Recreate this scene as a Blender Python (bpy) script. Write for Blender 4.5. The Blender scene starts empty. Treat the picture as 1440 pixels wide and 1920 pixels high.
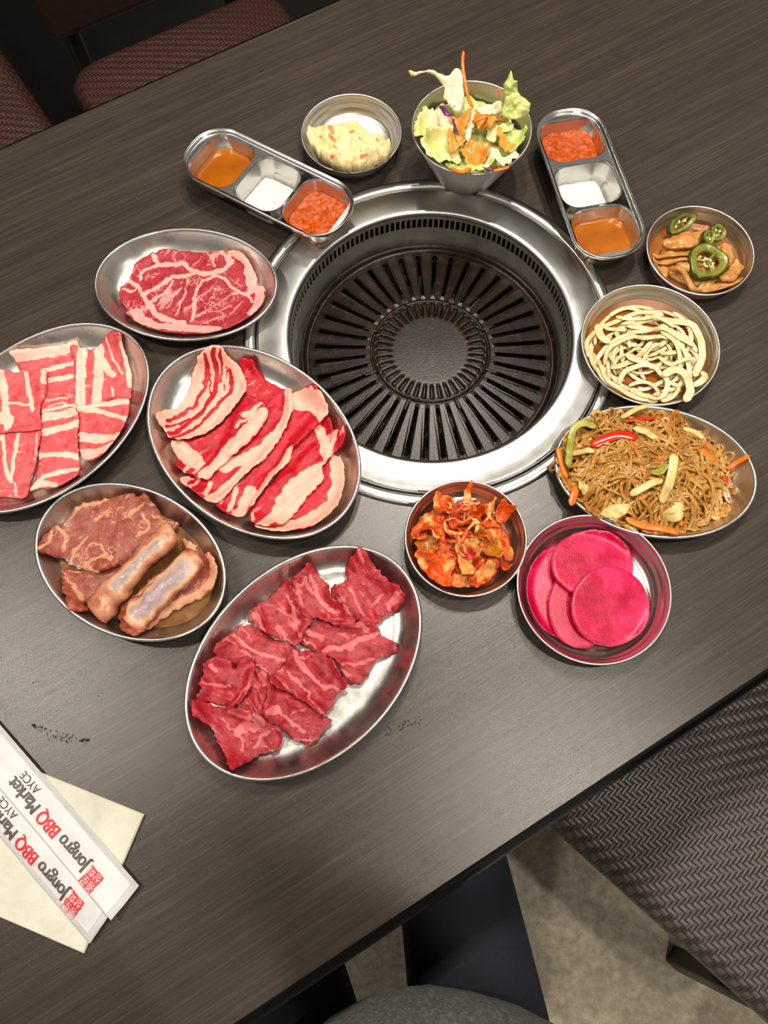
import bpy, bmesh, math, random
import numpy as np
from mathutils import Vector, Matrix
from mathutils import geometry as MG
random.seed(7); rng = np.random.default_rng(7)
S = bpy.context.scene
COL = S.collection
TZ = 0.75            # table top height; everything is built relative to the table top and lifted at the end
# ------------------------------------------------------------------ camera
F, PITCH, ROLL, CH = 1480.0, 0.33345383627616504, -0.017080474866972895, 0.70
_cp, _sp, _cr, _sr = math.cos(PITCH), math.sin(PITCH), math.cos(ROLL), math.sin(ROLL)
_f = np.array([0, _sp, -_cp]); _u0 = np.array([0, _cp, _sp]); _x0 = np.array([1., 0, 0])
CX = _cr*_x0 + _sr*_u0; CU = -_sr*_x0 + _cr*_u0
cam = bpy.data.cameras.new('camera'); camo = bpy.data.objects.new('camera', cam); COL.objects.link(camo)
cam.sensor_fit = 'VERTICAL'; cam.sensor_height = 24.0; cam.lens = F/1920*24.0; cam.clip_start = 0.01
camo.matrix_world = Matrix(((CX[0], CU[0], -_f[0], 0), (CX[1], CU[1], -_f[1], 0), (CX[2], CU[2], -_f[2], CH), (0, 0, 0, 1)))
S.camera = camo
# ------------------------------------------------------------------ world, lamps, exposure
w = bpy.data.worlds.new('world'); S.world = w; w.use_nodes = True
w.node_tree.nodes['Background'].inputs[0].default_value = (1.0, 0.93, 0.84, 1)
w.node_tree.nodes['Background'].inputs[1].default_value = 0.26
S.view_settings.view_transform = 'Standard'; S.view_settings.look = 'None'
S.view_settings.exposure = 0.0; S.view_settings.gamma = 1.0; S.view_settings.use_curve_mapping = False
def lamp(name, loc, watts, size, col=(1, 0.92, 0.80), spread=150):
    l = bpy.data.lights.new(name, 'AREA'); l.shape = 'DISK'; l.size = size; l.energy = watts; l.color = col; l.spread = math.radians(spread)
    o = bpy.data.objects.new(name, l); o.location = loc; COL.objects.link(o); return o
lamp('ceiling_downlight', (0.36, 1.02, 1.85), 14, 0.09)
lamp('ceiling_downlight', (0.02, 0.92, 1.85), 11, 0.09)
lamp('ceiling_downlight', (-0.15, 1.80, 1.85), 10, 0.09)
lamp('ceiling_downlight', (-1.15, 0.32, 1.85), 14.5, 0.09)
lamp('ceiling_downlight', (0.52, -0.03, 1.85), 11, 0.09)
lamp('ceiling_downlight', (0.12, -1.25, 1.85), 13, 0.09)
lamp('ceiling_downlight', (1.55, -0.75, 1.85), 6, 0.09)  # extra unseen lamp, added to brighten the floor and the near chair
# ------------------------------------------------------------------ helpers
def lin(c):
    return tuple(((v/255)/12.92 if v/255 <= 0.04045 else ((v/255+0.055)/1.055)**2.4) for v in c[:3]) + (1.0,)
def at(px, py, z=0.0):
    d = (px-720)/F*CX - (py-960)/F*CU + _f
    t = (CH-z)/-d[2]
    return np.array([d[0]*t, d[1]*t])
class Crop:
    """pixel positions read off an enlarged piece of the photograph -> points on the plane at height z"""
    def __init__(s, x0, y0, k): s.a = (x0, y0, k)
    def __call__(s, P, z=0.008):
        x0, y0, k = s.a
        return np.array([at(x0+p[0]*k, y0+p[1]*k, z) for p in P])
    def m(s, w, z=0.008):    # a width in crop pixels near the crop's middle -> metres
        return w*s.a[2]*0.00049
def hsh(ix, iy, seed):
    h = (ix.astype(np.int64)*374761393 + iy.astype(np.int64)*668265263 + seed*974634777) & 0xFFFFFFFF
    h = ((h ^ (h >> 13))*1274126177) & 0xFFFFFFFF
    return ((h ^ (h >> 16)) & 0xFFFF)/65535.0
def vnoise(x, y, seed=0):
    x = np.asarray(x, float); y = np.asarray(y, float)
    ix = np.floor(x); iy = np.floor(y); fx = x-ix; fy = y-iy
    fx = fx*fx*(3-2*fx); fy = fy*fy*(3-2*fy)
    a = hsh(ix, iy, seed); b = hsh(ix+1, iy, seed); c = hsh(ix, iy+1, seed); d = hsh(ix+1, iy+1, seed)
    return (a*(1-fx)+b*fx)*(1-fy)+(c*(1-fx)+d*fx)*fy
def fbm(x, y, seed=0, o=3):
    s = 0; a = 0.5; t = 0
    for i in range(o):
        s = s+a*vnoise(x*2**i+i*17.3, y*2**i-i*9.1, seed+i); t += a; a *= 0.5
    return s/t
def sstep(x, a, b):
    t = np.clip((x-a)/(b-a), 0, 1); return t*t*(3-2*t)
def tag(o, label=None, cat=None, group=None, kind=None):
    if label: o['label'] = label
    if cat: o['category'] = cat
    if group: o['group'] = group
    if kind: o['kind'] = kind
    return o
def mesh_obj(name, V, Fc, mat, parent=None, smooth=True, origin=None, attr=None, mats=None):
    V = np.asarray(V, float)
    if origin is None:
        origin = np.array([V[:, 0].mean(), V[:, 1].mean(), V[:, 2].min()]) if parent is None else np.zeros(3)
    origin = np.asarray(origin, float)
    me = bpy.data.meshes.new(name)
    me.from_pydata((V-origin).tolist(), [], [tuple(map(int, f)) for f in Fc])
    if attr is not None:
        ca = me.color_attributes.new('Col', 'FLOAT_COLOR', 'POINT')
        buf = np.ones((len(V), 4), np.float32); A = np.asarray(attr); buf[:, :A.shape[1]] = A
        ca.data.foreach_set('color', buf.ravel())
    if smooth: me.polygons.foreach_set('use_smooth', np.ones(len(me.polygons), bool))
    for m in (mats or [mat]): me.materials.append(m)
    me.update()
    o = bpy.data.objects.new(name, me); COL.objects.link(o)
    o.location = origin
    if parent: o.parent = parent
    return o
def empty(name, loc, rz=0.0):
    o = bpy.data.objects.new(name, None); o.empty_display_size = 0.02; COL.objects.link(o)
    o.location = loc; o.rotation_euler[2] = rz; return o
def fix_normals(o):
    bm = bmesh.new(); bm.from_mesh(o.data); bmesh.ops.recalc_face_normals(bm, faces=bm.faces); bm.to_mesh(o.data); bm.free(); return o
def rings(loops, cap0=True, cap1=True):
    """loops: list of (n,3) arrays, same n, joined in order"""
    n = len(loops[0]); V = np.concatenate(loops); Fc = []
    for k in range(len(loops)-1):
        for i in range(n):
            j = (i+1) % n
            Fc.append((k*n+i, k*n+j, (k+1)*n+j, (k+1)*n+i))
    if cap0: Fc.append(tuple(range(n))[::-1])
    if cap1: Fc.append(tuple((len(loops)-1)*n+i for i in range(n)))
    return V, Fc
def circ(r, z, n=96, c=(0, 0), b=None):
    t = np.linspace(0, 2*np.pi, n, endpoint=False)
    return np.c_[c[0]+r*np.cos(t), c[1]+(r if b is None else b)*np.sin(t), np.full(n, z)]
def rrect(w, h, r, z, n=8, c=(0, 0)):
    P = []
    r = min(r, w/2-1e-5, h/2-1e-5)
    for (sx, sy, a0) in ((1, 1, 0), (-1, 1, 90), (-1, -1, 180), (1, -1, 270)):
        for k in range(n+1):
            a = math.radians(a0+90*k/n)
            P.append((c[0]+sx*(w/2-r)+r*math.cos(a), c[1]+sy*(h/2-r)+r*math.sin(a), z))
    return np.array(P)
def catmull(P, n=6, closed=False):
    P = np.asarray(P, float); N = len(P); out = []
    for i in range(N if closed else N-1):
        if closed: p0, p1, p2, p3 = P[i-1], P[i], P[(i+1) % N], P[(i+2) % N]
        else: p0, p1, p2, p3 = P[max(i-1, 0)], P[i], P[i+1], P[min(i+2, N-1)]
        for k in range(n):
            t = k/n
            out.append(0.5*((2*p1)+(-p0+p2)*t+(2*p0-5*p1+4*p2-p3)*t*t+(-p0+3*p1-3*p2+p3)*t**3))
    if not closed: out.append(P[-1])
    return np.array(out)
def resample(P, d):
    seg = np.r_[0, np.cumsum(np.linalg.norm(np.diff(P, axis=0), axis=1))]
    n = max(2, int(seg[-1]/d)+1); s = np.linspace(0, seg[-1], n)
    return np.stack([np.interp(s, seg, P[:, k]) for k in range(P.shape[1])], 1)
def box(w, d, h, c=(0, 0, 0), bev=0.0):
    """rounded-edge slab as loops; c is the centre of its underside"""
    if bev <= 0: L = [rrect(w, d, 1e-4, 0, 1, c), rrect(w, d, 1e-4, h, 1, c)]
    else: L = [rrect(w-2*bev*(1-math.sin(a)), d-2*bev*(1-math.sin(a)), bev*2, bev*(1-math.cos(a)), 5, c) for a in np.linspace(0, np.pi/2, 4)] + \
              [rrect(w-2*bev*(1-math.cos(a)), d-2*bev*(1-math.cos(a)), bev*2, h-bev+bev*math.sin(a), 5, c) for a in np.linspace(0, np.pi/2, 4)]
    V, Fc = rings(L); V[:, 2] += c[2] if len(c) > 2 else 0
    return V, Fc
def sweep(P, rw, rh=None, n=8, taper=0.25, flat=False, twist=0.0):
    """tube along a 3D path, elliptical section"""
    P = np.asarray(P, float); N = len(P); rh = rw if rh is None else rh
    T = np.gradient(P, axis=0); T /= np.linalg.norm(T, axis=1)[:, None]+1e-9
    L = []; up = np.array([0, 0, 1.0])
    if abs(T[0] @ up) > 0.9: up = np.array([0, 1.0, 0])
    for i in range(N):
        s = np.cross(T[i], up); s /= np.linalg.norm(s)+1e-9; u = np.cross(s, T[i])
        if twist:
            a = twist*i/N; s, u = s*math.cos(a)+u*math.sin(a), -s*math.sin(a)+u*math.cos(a)
        q = i/(N-1); e = min(1.0, (taper+min(q, 1-q)*N/2.2) if N > 3 else 1)
        a = np.linspace(0, 2*np.pi, n, endpoint=False)
        RW = rw[i] if np.ndim(rw) else rw; RH = rh[i] if np.ndim(rh) else rh
        L.append(P[i]+np.outer(np.cos(a)*RW*e, s)+np.outer(np.sin(a)*RH*e, u))
    return rings(L)
class MB:
    def __init__(s): s.V = []; s.F = []; s.n = 0; s.A = []
    def add(s, VF, col=None):
        V, Fc = VF; s.V.append(np.asarray(V)); s.F += [tuple(i+s.n for i in f) for f in Fc]; s.n += len(V)
        if col is not None: s.A.append(np.tile(col, (len(V), 1)) if np.ndim(col) == 1 else np.asarray(col))
        return s
    def build(s, name, mat, parent=None, **k):
        return mesh_obj(name, np.concatenate(s.V), s.F, mat, parent, attr=np.concatenate(s.A) if s.A else None, **k)
# ------------------------------------------------------------------ height field: what already lies where (1 mm cells)
GX0, GY0, GD = -0.50, -0.22, 0.001
GW, GH = 1000, 1080
HF = np.zeros((GH, GW)); 
def gxy(x0, x1, y0, y1):
    i0 = max(0, int((x0-GX0)/GD)); i1 = min(GW, int((x1-GX0)/GD)+1); j0 = max(0, int((y0-GY0)/GD)); j1 = min(GH, int((y1-GY0)/GD)+1)
    X, Y = np.meshgrid(GX0+np.arange(i0, i1)*GD, GY0+np.arange(j0, j1)*GD)
    return (slice(j0, j1), slice(i0, i1)), X, Y
def samp(A, sl, x, y):
    fx = np.clip((x-GX0)/GD-sl[1].start, 0, A.shape[1]-1.001); fy = np.clip((y-GY0)/GD-sl[0].start, 0, A.shape[0]-1.001)
    ix = fx.astype(int); iy = fy.astype(int); a = fx-ix; b = fy-iy
    return (A[iy, ix]*(1-a)+A[iy, ix+1]*a)*(1-b)+(A[iy+1, ix]*(1-a)+A[iy+1, ix+1]*a)*b
def boxblur(A, r):
    for ax in (0, 1):
        P = np.pad(A, [(r+1, r) if k == ax else (0, 0) for k in (0, 1)], mode='edge')
        c = np.cumsum(P, axis=ax)
        n = A.shape[ax]
        A = (np.take(c, np.arange(2*r+1, 2*r+1+n), ax)-np.take(c, np.arange(0, n), ax))/(2*r+1)
    return A
def maxf(A, r):
    for ax in (0, 1):
        B = A.copy()
        for k in range(1, r+1):
            for s in (k, -k): B = np.maximum(B, np.roll(A, s, ax))
        A = B
    return A
def inside(X, Y, P):
    c = np.zeros(X.shape, bool); n = len(P)
    for i in range(n):
        x1, y1 = P[i]; x2, y2 = P[(i+1) % n]
        if y1 == y2: continue
        m = ((y1 > Y) != (y2 > Y)) & (X < (x2-x1)*(Y-y1)/(y2-y1)+x1)
        c ^= m
    return c
def dist_poly(X, Y, P, closed=False):
    D = np.full(X.shape, 1e9); n = len(P)
    for i in range(n if closed else n-1):
        a = P[i]; b = P[(i+1) % n]; d = b-a; L = d @ d+1e-12
        t = np.clip(((X-a[0])*d[0]+(Y-a[1])*d[1])/L, 0, 1)
        D = np.minimum(D, np.hypot(X-a[0]-t*d[0], Y-a[1]-t*d[1]))
    return D
def sheet(name, P, mat, th=0.003, fat=(), lean=(), base=0.0, label=None, cat=None, group=None, relief=0.0, rfreq=60, res=0.0016, soft=4, jit=0.0006, seed=0,
          warp=0.0012, folds=(), parent=None, edge_lift=0.0, extra=None, edge_fat=0.0, lift=0.0, stiff=False, streak=None, crease=0.0):
    """a soft flat thing (slice, leaf) with outline P that drapes over whatever lies below it"""
    global HF
    P = np.asarray(P)
    area = 0.5*np.sum(P[:, 0]*np.roll(P[:, 1], -1)-np.roll(P[:, 0], -1)*P[:, 1])
    if area < 0: P = P[::-1]
    B = resample(np.vstack([catmull(P, 5, True), P[:1]]), res)[:-1]
    T = np.roll(B, -1, 0)-np.roll(B, 1, 0); T /= np.linalg.norm(T, axis=1)[:, None]+1e-9
    k = (fbm(B[:, 0]*260, B[:, 1]*260, seed+5, 3)-0.5)*2*jit*2
    B = B+np.c_[T[:, 1], -T[:, 0]]*k[:, None]
    mn = B.min(0)-0.012; mx = B.max(0)+0.012
    sl, X, Y = gxy(mn[0], mx[0], mn[1], mx[1])
    H0 = HF[sl]; ins = inside(X, Y, B); db = dist_poly(X, Y, B, True)
    Z = maxf(H0, 2)
    for _ in range(2): Z = boxblur(Z, soft)
    Z = np.maximum(Z, H0+0.0005)+lift
    if stiff:      # a firm slice does not sag: it lies as a tilted plane on the highest points below it
        A_ = np.c_[X[ins], Y[ins], np.ones(ins.sum())]; k_ = np.linalg.lstsq(A_, H0[ins], rcond=None)[0]
        pl_ = k_[0]*X+k_[1]*Y+k_[2]; Z = pl_+np.percentile((H0-pl_)[ins], 97)+0.0004
        Z = Z+0.0022*boxblur(np.maximum(H0-Z, 0), 6)/0.001
    if relief:
        n = fbm(X*rfreq, Y*rfreq, seed, 3)
        Z = Z+relief*np.clip((n-0.38)*2.2, 0, 2)
    if edge_lift: Z = Z+edge_lift*(1-sstep(db, 0, 0.012))*fbm(X*80, Y*80, seed+9, 2)
    if crease:
        ca_, sa_ = (math.cos(streak[0]), math.sin(streak[0])) if streak else (1, 0); uu_ = X*ca_+Y*sa_; vv_ = -X*sa_+Y*ca_
        rg = 1-np.abs(2*fbm(uu_*28, vv_*95, seed+31, 2)-1); Z = Z+crease*np.clip(rg*2.2-1.2, 0, 1)
    for (pl, wd, ht) in folds:
        Z = Z+ht*(1-sstep(dist_poly(X, Y, pl), 0, wd))
    prof = 0.30+0.70*np.sqrt(np.clip(db/(th*0.9), 0, 1))
    top = Z+th*prof
    top += 0.00018*(fbm(X*420, Y*420, seed+3, 2)-0.5)*min(1, th/0.002)
    wx = X+(fbm(X*170, Y*170, seed+11, 3)-0.5)*2*warp*2; wy = Y+(fbm(X*170, Y*170, seed+12, 3)-0.5)*2*warp*2
    fa = np.full(X.shape, float(base))
    for (pl, wd) in fat:
        d = dist_poly(wx, wy, pl); fa = np.maximum(fa, sstep(wd/2-d, -0.0007, 0.0007))
    if streak:      # fine fat lines along the muscle fibres: (angle, amount)
        ca_, sa_ = math.cos(streak[0]), math.sin(streak[0]); uu_ = wx*ca_+wy*sa_; vv_ = -wx*sa_+wy*ca_
        q_ = fbm(uu_*38, vv_*330, seed+21, 2); q2 = fbm(uu_*45, vv_*45, seed+22, 2)
        fa = np.maximum(fa, sstep(q_, 0.60, 0.72)*sstep(q2, 0.40, 0.60)*streak[1])
    for (pl, wd) in lean:
        d = dist_poly(wx, wy, pl); fa = np.minimum(fa, 1-sstep(wd/2-d, -0.0007, 0.0007))
    if edge_fat: fa = np.maximum(fa, 1-sstep(db, edge_fat*0.6, edge_fat))
    # mesh
    nx = int((mx[0]-mn[0])/res)+1; ny = int((mx[1]-mn[1])/res)+1
    gx, gy = np.meshgrid(mn[0]+np.arange(nx)*res, mn[1]+np.arange(ny)*res)
    gx = gx+(np.arange(ny) % 2)[:, None]*res*0.5
    gi = inside(gx, gy, B) & (samp(db, sl, gx, gy) > res*0.65)
    pts = np.vstack([B, np.c_[gx[gi], gy[gi]]]); nb = len(B)
    vo, eo, fo, *_ = MG.delaunay_2d_cdt([Vector(p) for p in pts], [], [list(range(nb))], 1, 1e-7)
    V2 = np.array([(v.x, v.y) for v in vo]); tri = [tuple(f) for f in fo]
    zt = samp(top, sl, V2[:, 0], V2[:, 1]); zb = samp(Z, sl, V2[:, 0], V2[:, 1])
    fv = samp(fa, sl, V2[:, 0], V2[:, 1]); dv = samp(db, sl, V2[:, 0], V2[:, 1])
    n = len(V2)
    V = np.vstack([np.c_[V2, zt], np.c_[V2, np.minimum(zb, zt-0.0004)]])
    Fc = list(tri)+[(c+n, b+n, a+n) for a, b, c in tri]
    cnt = {}
    for a, b, c in tri:
        for e in ((a, b), (b, c), (c, a)): cnt[e] = cnt.get(e, 0)+1
    for (a, b) in cnt:
        if (b, a) not in cnt: Fc.append((b, a, a+n, b+n))
    ex = np.zeros(n) if extra is None else extra(V2[:, 0], V2[:, 1])
    A = np.c_[fv, np.clip(dv/0.01, 0, 1), ex]; A = np.vstack([A, A])
    o = mesh_obj(name, V, Fc, mat, parent, attr=A)
    tag(o, label, cat, group)
    HF[sl] = np.where(ins, np.maximum(H0, top), H0)
    return o
def strand(name, P2, wd, ht, mat, label=None, cat=None, group=None, lift=0.0, n=8, zoff=None, sag=3, col=None, taper=0.3, noreg=False, twist=0.0):
    """a long thing lying over the heap along the 2D path P2"""
    Q = resample(catmull(P2, 6), 0.0022)
    sl, X, Y = gxy(Q[:, 0].min()-0.015, Q[:, 0].max()+0.015, Q[:, 1].min()-0.015, Q[:, 1].max()+0.015)
    Hm = maxf(HF[sl], max(1, int(wd/2/GD)))
    z = samp(Hm, sl, Q[:, 0], Q[:, 1])
    for _ in range(sag): z = np.maximum(z, np.convolve(np.pad(z, 2, mode='edge'), np.ones(5)/5, 'valid'))
    z = z+ht/2+lift
    if zoff is not None: z = z+np.interp(np.linspace(0, 1, len(z)), np.linspace(0, 1, len(zoff)), zoff)
    P3 = np.c_[Q, z]
    o = mesh_obj(name, *sweep(P3, wd/2, ht/2, n, taper, twist=twist), mat) if col is None else MB().add(sweep(P3, wd/2, ht/2, n, taper, twist=twist), col).build(name, mat)
    tag(o, label, cat, group)
    if not noreg:
        D = dist_poly(X, Y, Q); idx = np.argmin(np.hypot(X[..., None]-Q[:, 0], Y[..., None]-Q[:, 1]), axis=-1) if X.size*len(Q) < 3e6 else np.zeros(X.shape, int)
        HF[sl] = np.where(D < wd/2, np.maximum(HF[sl], z[idx]+ht/2*0.7), HF[sl])
    return o
# ------------------------------------------------------------------ materials
class NT:
    def __init__(s, name):
        s.m = bpy.data.materials.new(name); s.m.use_nodes = True; s.t = s.m.node_tree; s.p = s.t.nodes['Principled BSDF']
        s.co = None
    def n(s, typ, **k):
        nd = s.t.nodes.new(typ)
        for a, b in k.items():
            if a.startswith('i_'):
                key = a[2:]
                nd.inputs[int(key) if key.isdigit() else key.replace('_', ' ')].default_value = b
            else: setattr(nd, a, b)
        return nd
    def l(s, a, b): s.t.links.new(a, b)
    def coord(s):
        if not s.co: s.co = s.n('ShaderNodeTexCoord').outputs['Object']
        return s.co
    def noise(s, scale, detail=3, rough=0.55, vec=None, dist=0.0):
        nd = s.n('ShaderNodeTexNoise', i_Scale=scale, i_Detail=detail, i_Roughness=rough, i_Distortion=dist)
        s.l(vec or s.coord(), nd.inputs['Vector']); return nd.outputs['Fac']
    def ramp(s, fac, stops):
        r = s.n('ShaderNodeValToRGB'); e = r.color_ramp.elements
        while len(e) < len(stops): e.new(0.5)
        for el, (p, c) in zip(e, stops): el.position = p; el.color = c if len(c) == 4 else lin(c)
        s.l(fac, r.inputs['Fac']); return r.outputs['Color']
    def mix(s, fac, a, b, mode='MIX'):
        m = s.n('ShaderNodeMix', data_type='RGBA', blend_type=mode)
        for v, i in ((fac, 0), (a, 6), (b, 7)):
            if hasattr(v, 'links'): s.l(v, m.inputs[i])
            else: m.inputs[i].default_value = v
        return m.outputs[2]
    def math(s, op, a, b=0.0, c=0.0, clamp=False):
        m = s.n('ShaderNodeMath', operation=op, use_clamp=clamp)
        for v, i in ((a, 0), (b, 1), (c, 2)):
            if hasattr(v, 'links'): s.l(v, m.inputs[i])
            else: m.inputs[i].default_value = v
        return m.outputs[0]
    def bump(s, h, strength=0.3, dist=0.001):
        b = s.n('ShaderNodeBump', i_Strength=strength, i_Distance=dist); s.l(h, b.inputs['Height']); s.l(b.outputs['Normal'], s.p.inputs['Normal']); return b
    def map(s, sc, rot=(0, 0, 0)):
        m = s.n('ShaderNodeMapping'); m.inputs['Scale'].default_value = sc; m.inputs['Rotation'].default_value = rot; s.l(s.coord(), m.inputs['Vector']); return m.outputs[0]
    def set(s, **k):
        for a, b in k.items():
            i = s.p.inputs[a.replace('_', ' ')]
            if hasattr(b, 'links'): s.l(b, i)
            else: i.default_value = b
        return s
def steel(name, base=(0.63, 0.61, 0.575), rough=0.26, aniso=0.0, smear=0.14):
    t = NT(name)
    t.set(Metallic=1.0)
    t.l(t.ramp(t.noise(45, 4, 0.6), [(0.3, tuple(b*0.955 for b in base)+(1,)), (0.75, base+(1,))]), t.p.inputs['Base Color'])
    r = t.n('ShaderNodeMapRange', i_1=0.3, i_2=0.75, i_3=rough*(1-smear), i_4=rough*(1+smear)); t.l(t.noise(60, 5, 0.65), r.inputs[0]); t.l(r.outputs[0], t.p.inputs['Roughness'])
    if aniso:
        t.set(Anisotropic=aniso)
        g = t.n('ShaderNodeTangent', direction_type='RADIAL', axis='Z'); t.l(g.outputs[0], t.p.inputs['Tangent'])
        sx = t.n('ShaderNodeSeparateXYZ'); t.l(t.coord(), sx.inputs[0])
        rr = t.math('SQRT', t.math('ADD', t.math('MULTIPLY', sx.outputs[0], sx.outputs[0]), t.math('MULTIPLY', sx.outputs[1], sx.outputs[1])))
        an = t.math('ARCTAN2', sx.outputs[1], sx.outputs[0])
        cv = t.n('ShaderNodeCombineXYZ'); t.l(t.math('MULTIPLY', rr, 1700.0), cv.inputs[0]); t.l(t.math('MULTIPLY', an, 2.0), cv.inputs[1])
        t.bump(t.noise(1.0, 2, 0.5, cv.outputs[0]), 0.10, 0.0004)
    else:
        t.bump(t.noise(25, 2), 0.04, 0.001)
    return t.m
def meat(name, lean0, lean1, fatc, marb=0.35, mscale=140, rough=0.30, fatc2=None, fleck=0.0, bump=0.35, spec=0.28, wet=0.0):
    t = NT(name); t.p.inputs['Specular IOR Level'].default_value = spec
    at_ = t.n('ShaderNodeAttribute', attribute_name='Col'); sp = t.n('ShaderNodeSeparateColor'); t.l(at_.outputs['Color'], sp.inputs[0])
    wv = t.n('ShaderNodeTexVoronoi', feature='DISTANCE_TO_EDGE', i_Scale=mscale); 
    wn = t.n('ShaderNodeTexNoise', i_Scale=90.0, i_Detail=3.0); t.l(t.coord(), wn.inputs['Vector'])
    dm = t.n('ShaderNodeVectorMath', operation='MULTIPLY_ADD'); t.l(wn.outputs['Color'], dm.inputs[0]); dm.inputs[1].default_value = (0.012, 0.012, 0.012); t.l(t.coord(), dm.inputs[2])
    t.l(dm.outputs[0], wv.inputs['Vector'])
    vein = t.math('SUBTRACT', 1.0, t.math('MULTIPLY', wv.outputs['Distance'], 9.0), clamp=True)
    patch = t.n('ShaderNodeMapRange', i_1=0.42, i_2=0.68); t.l(t.noise(70, 2), patch.inputs[0])
    vein = t.math('MULTIPLY', t.math('MULTIPLY', vein, patch.outputs[0]), marb)
    fl = t.n('ShaderNodeMapRange', i_1=0.60, i_2=0.74); t.l(t.noise(900, 2, 0.6), fl.inputs[0])
    vein = t.math('MAXIMUM', vein, t.math('MULTIPLY', fl.outputs[0], fleck))
    fatf = t.math('MAXIMUM', sp.outputs[0], vein)
    # thin the fat's edge with noise so that bands fray
    nn = t.math('MULTIPLY', t.math('SUBTRACT', t.noise(330, 4, 0.65), 0.5), 0.55)
    mr = t.n('ShaderNodeMapRange', i_1=0.30, i_2=0.72); t.l(t.math('ADD', fatf, nn), mr.inputs[0])
    lc = t.ramp(t.noise(150, 5, 0.7), [(0.34, lean0), (0.66, lean1)])
    fc = t.ramp(t.noise(120, 3, 0.6), [(0.3, fatc2 or tuple(v*0.90 for v in fatc)), (0.65, fatc)])
    t.l(t.mix(mr.outputs[0], lc, fc), t.p.inputs['Base Color'])
    rr = t.n('ShaderNodeMapRange', i_1=0.3, i_2=0.7, i_3=rough*0.7, i_4=rough*1.35); t.l(t.noise(160, 3), rr.inputs[0]); t.l(rr.outputs[0], t.p.inputs['Roughness'])
    bn_ = t.bump(t.math('ADD', t.noise(420, 4, 0.65), t.math('MULTIPLY', fatf, 0.25)), bump, 0.0012)
    if wet: t.set(Coat_Weight=wet, Coat_Roughness=0.07); t.l(bn_.outputs['Normal'], t.p.inputs['Coat Normal'])
    t.set(Subsurface_Weight=0.04, Subsurface_Radius=(0.004, 0.001, 0.001), Subsurface_Scale=0.3)
    return t.m
def plain(name, c0, c1=None, rough=0.5, scale=120, bump=0.15, bscale=300, sss=0.0, metal=0.0, coat=0.0, bd=0.001, stops=None):
    t = NT(name)
    t.l(t.ramp(t.noise(scale, 4, 0.6), stops or [(0.3, c0), (0.7, c1 or c0)]), t.p.inputs['Base Color'])
    t.set(Roughness=rough, Metallic=metal, Coat_Weight=coat, Coat_Roughness=0.08)
    if bump: t.bump(t.noise(bscale, 4, 0.6), bump, bd)
    if sss: t.set(Subsurface_Weight=sss, Subsurface_Radius=(0.004, 0.003, 0.0015), Subsurface_Scale=0.6)
    return t.m
def wood_laminate():
    t = NT('dark_wood_laminate')
    a = t.noise(1.0, 4, 0.7, t.map((7, 520, 1))); b = t.noise(1.0, 3, 0.6, t.map((3.0, 130, 1)))
    c = t.noise(1.0, 2, 0.5, t.map((22, 1300, 1))); d = t.noise(1.0, 2, 0.5, t.map((1.2, 14, 1)))
    v = t.math('ADD', t.math('ADD', t.math('MULTIPLY', a, 0.45), t.math('MULTIPLY', b, 0.20)), t.math('ADD', t.math('MULTIPLY', c, 0.30), t.math('MULTIPLY', d, 0.10)))
    t.l(t.ramp(v, [(0.36, (43, 36, 32)), (0.52, (57, 49, 43)), (0.62, (69, 60, 53)), (0.76, (98, 88, 79))]), t.p.inputs['Base Color'])
    t.set(Roughness=0.23)
    t.p.inputs['Specular IOR Level'].default_value = 0.5
    t.bump(t.math('ADD', t.noise(1700, 2, 0.5), t.math('MULTIPLY', v, 0.4)), 0.30, 0.0004)
    return t.m
def weave(name, c0, c1, cell=0.0062, rough=0.34):
    """twill weave pressed into vinyl"""
    t = NT(name); sx = t.n('ShaderNodeSeparateXYZ'); t.l(t.coord(), sx.inputs[0])
    X = t.math('DIVIDE', sx.outputs[0], cell); Y = t.math('DIVIDE', sx.outputs[1], cell*0.72)
    ix = t.math('FLOOR', X); iy = t.math('FLOOR', Y)
    fx = t.math('FRACT', X); fy = t.math('FRACT', Y)
    k = t.math('FLOORED_MODULO', t.math('ADD', ix, iy), 4.0)
    over = t.math('LESS_THAN', k, 1.9)
    bx = t.math('MULTIPLY', t.math('MULTIPLY', fx, t.math('SUBTRACT', 1.0, fx)), 4.0)
    by = t.math('MULTIPLY', t.math('MULTIPLY', fy, t.math('SUBTRACT', 1.0, fy)), 4.0)
    # warp strips are rounded across x and run on along y for two cells; weft the other way
    h = t.math('ADD', t.math('MULTIPLY', over, t.math('POWER', bx, 0.5)), t.math('MULTIPLY', t.math('SUBTRACT', 1.0, over), t.math('MULTIPLY', t.math('POWER', by, 0.5), 0.75)))
    fine = t.noise(1.0, 2, 0.5, t.map((300, 2500, 300)))
    t.l(t.mix(t.math('MULTIPLY', h, t.math('ADD', 0.55, t.math('MULTIPLY', over, 0.45))), lin(c0), lin(c1)), t.p.inputs['Base Color'])  # lit look painted in: warp strips paler, weft and grooves darker
    t.set(Roughness=rough)
    t.bump(t.math('ADD', h, t.math('MULTIPLY', fine, 0.15)), 0.8, 0.0016)
    return t.m
M = {}
M['steel'] = steel('stainless_steel', base=(0.63, 0.61, 0.57), rough=0.31, smear=0.25)
M['bowl'] = steel('spun_stainless_steel', base=(0.68, 0.66, 0.62), rough=0.35, aniso=0.6)
M['ring'] = steel('brushed_stainless_steel', base=(0.60, 0.59, 0.57), rough=0.33, aniso=0.75)
M['traysteel'] = steel('polished_stainless_steel', base=(0.68, 0.665, 0.64), rough=0.22, smear=0.05)
M['well'] = steel('satin_well_steel', base=(0.74, 0.71, 0.65), rough=0.50)
M['wood'] = wood_laminate()
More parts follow.
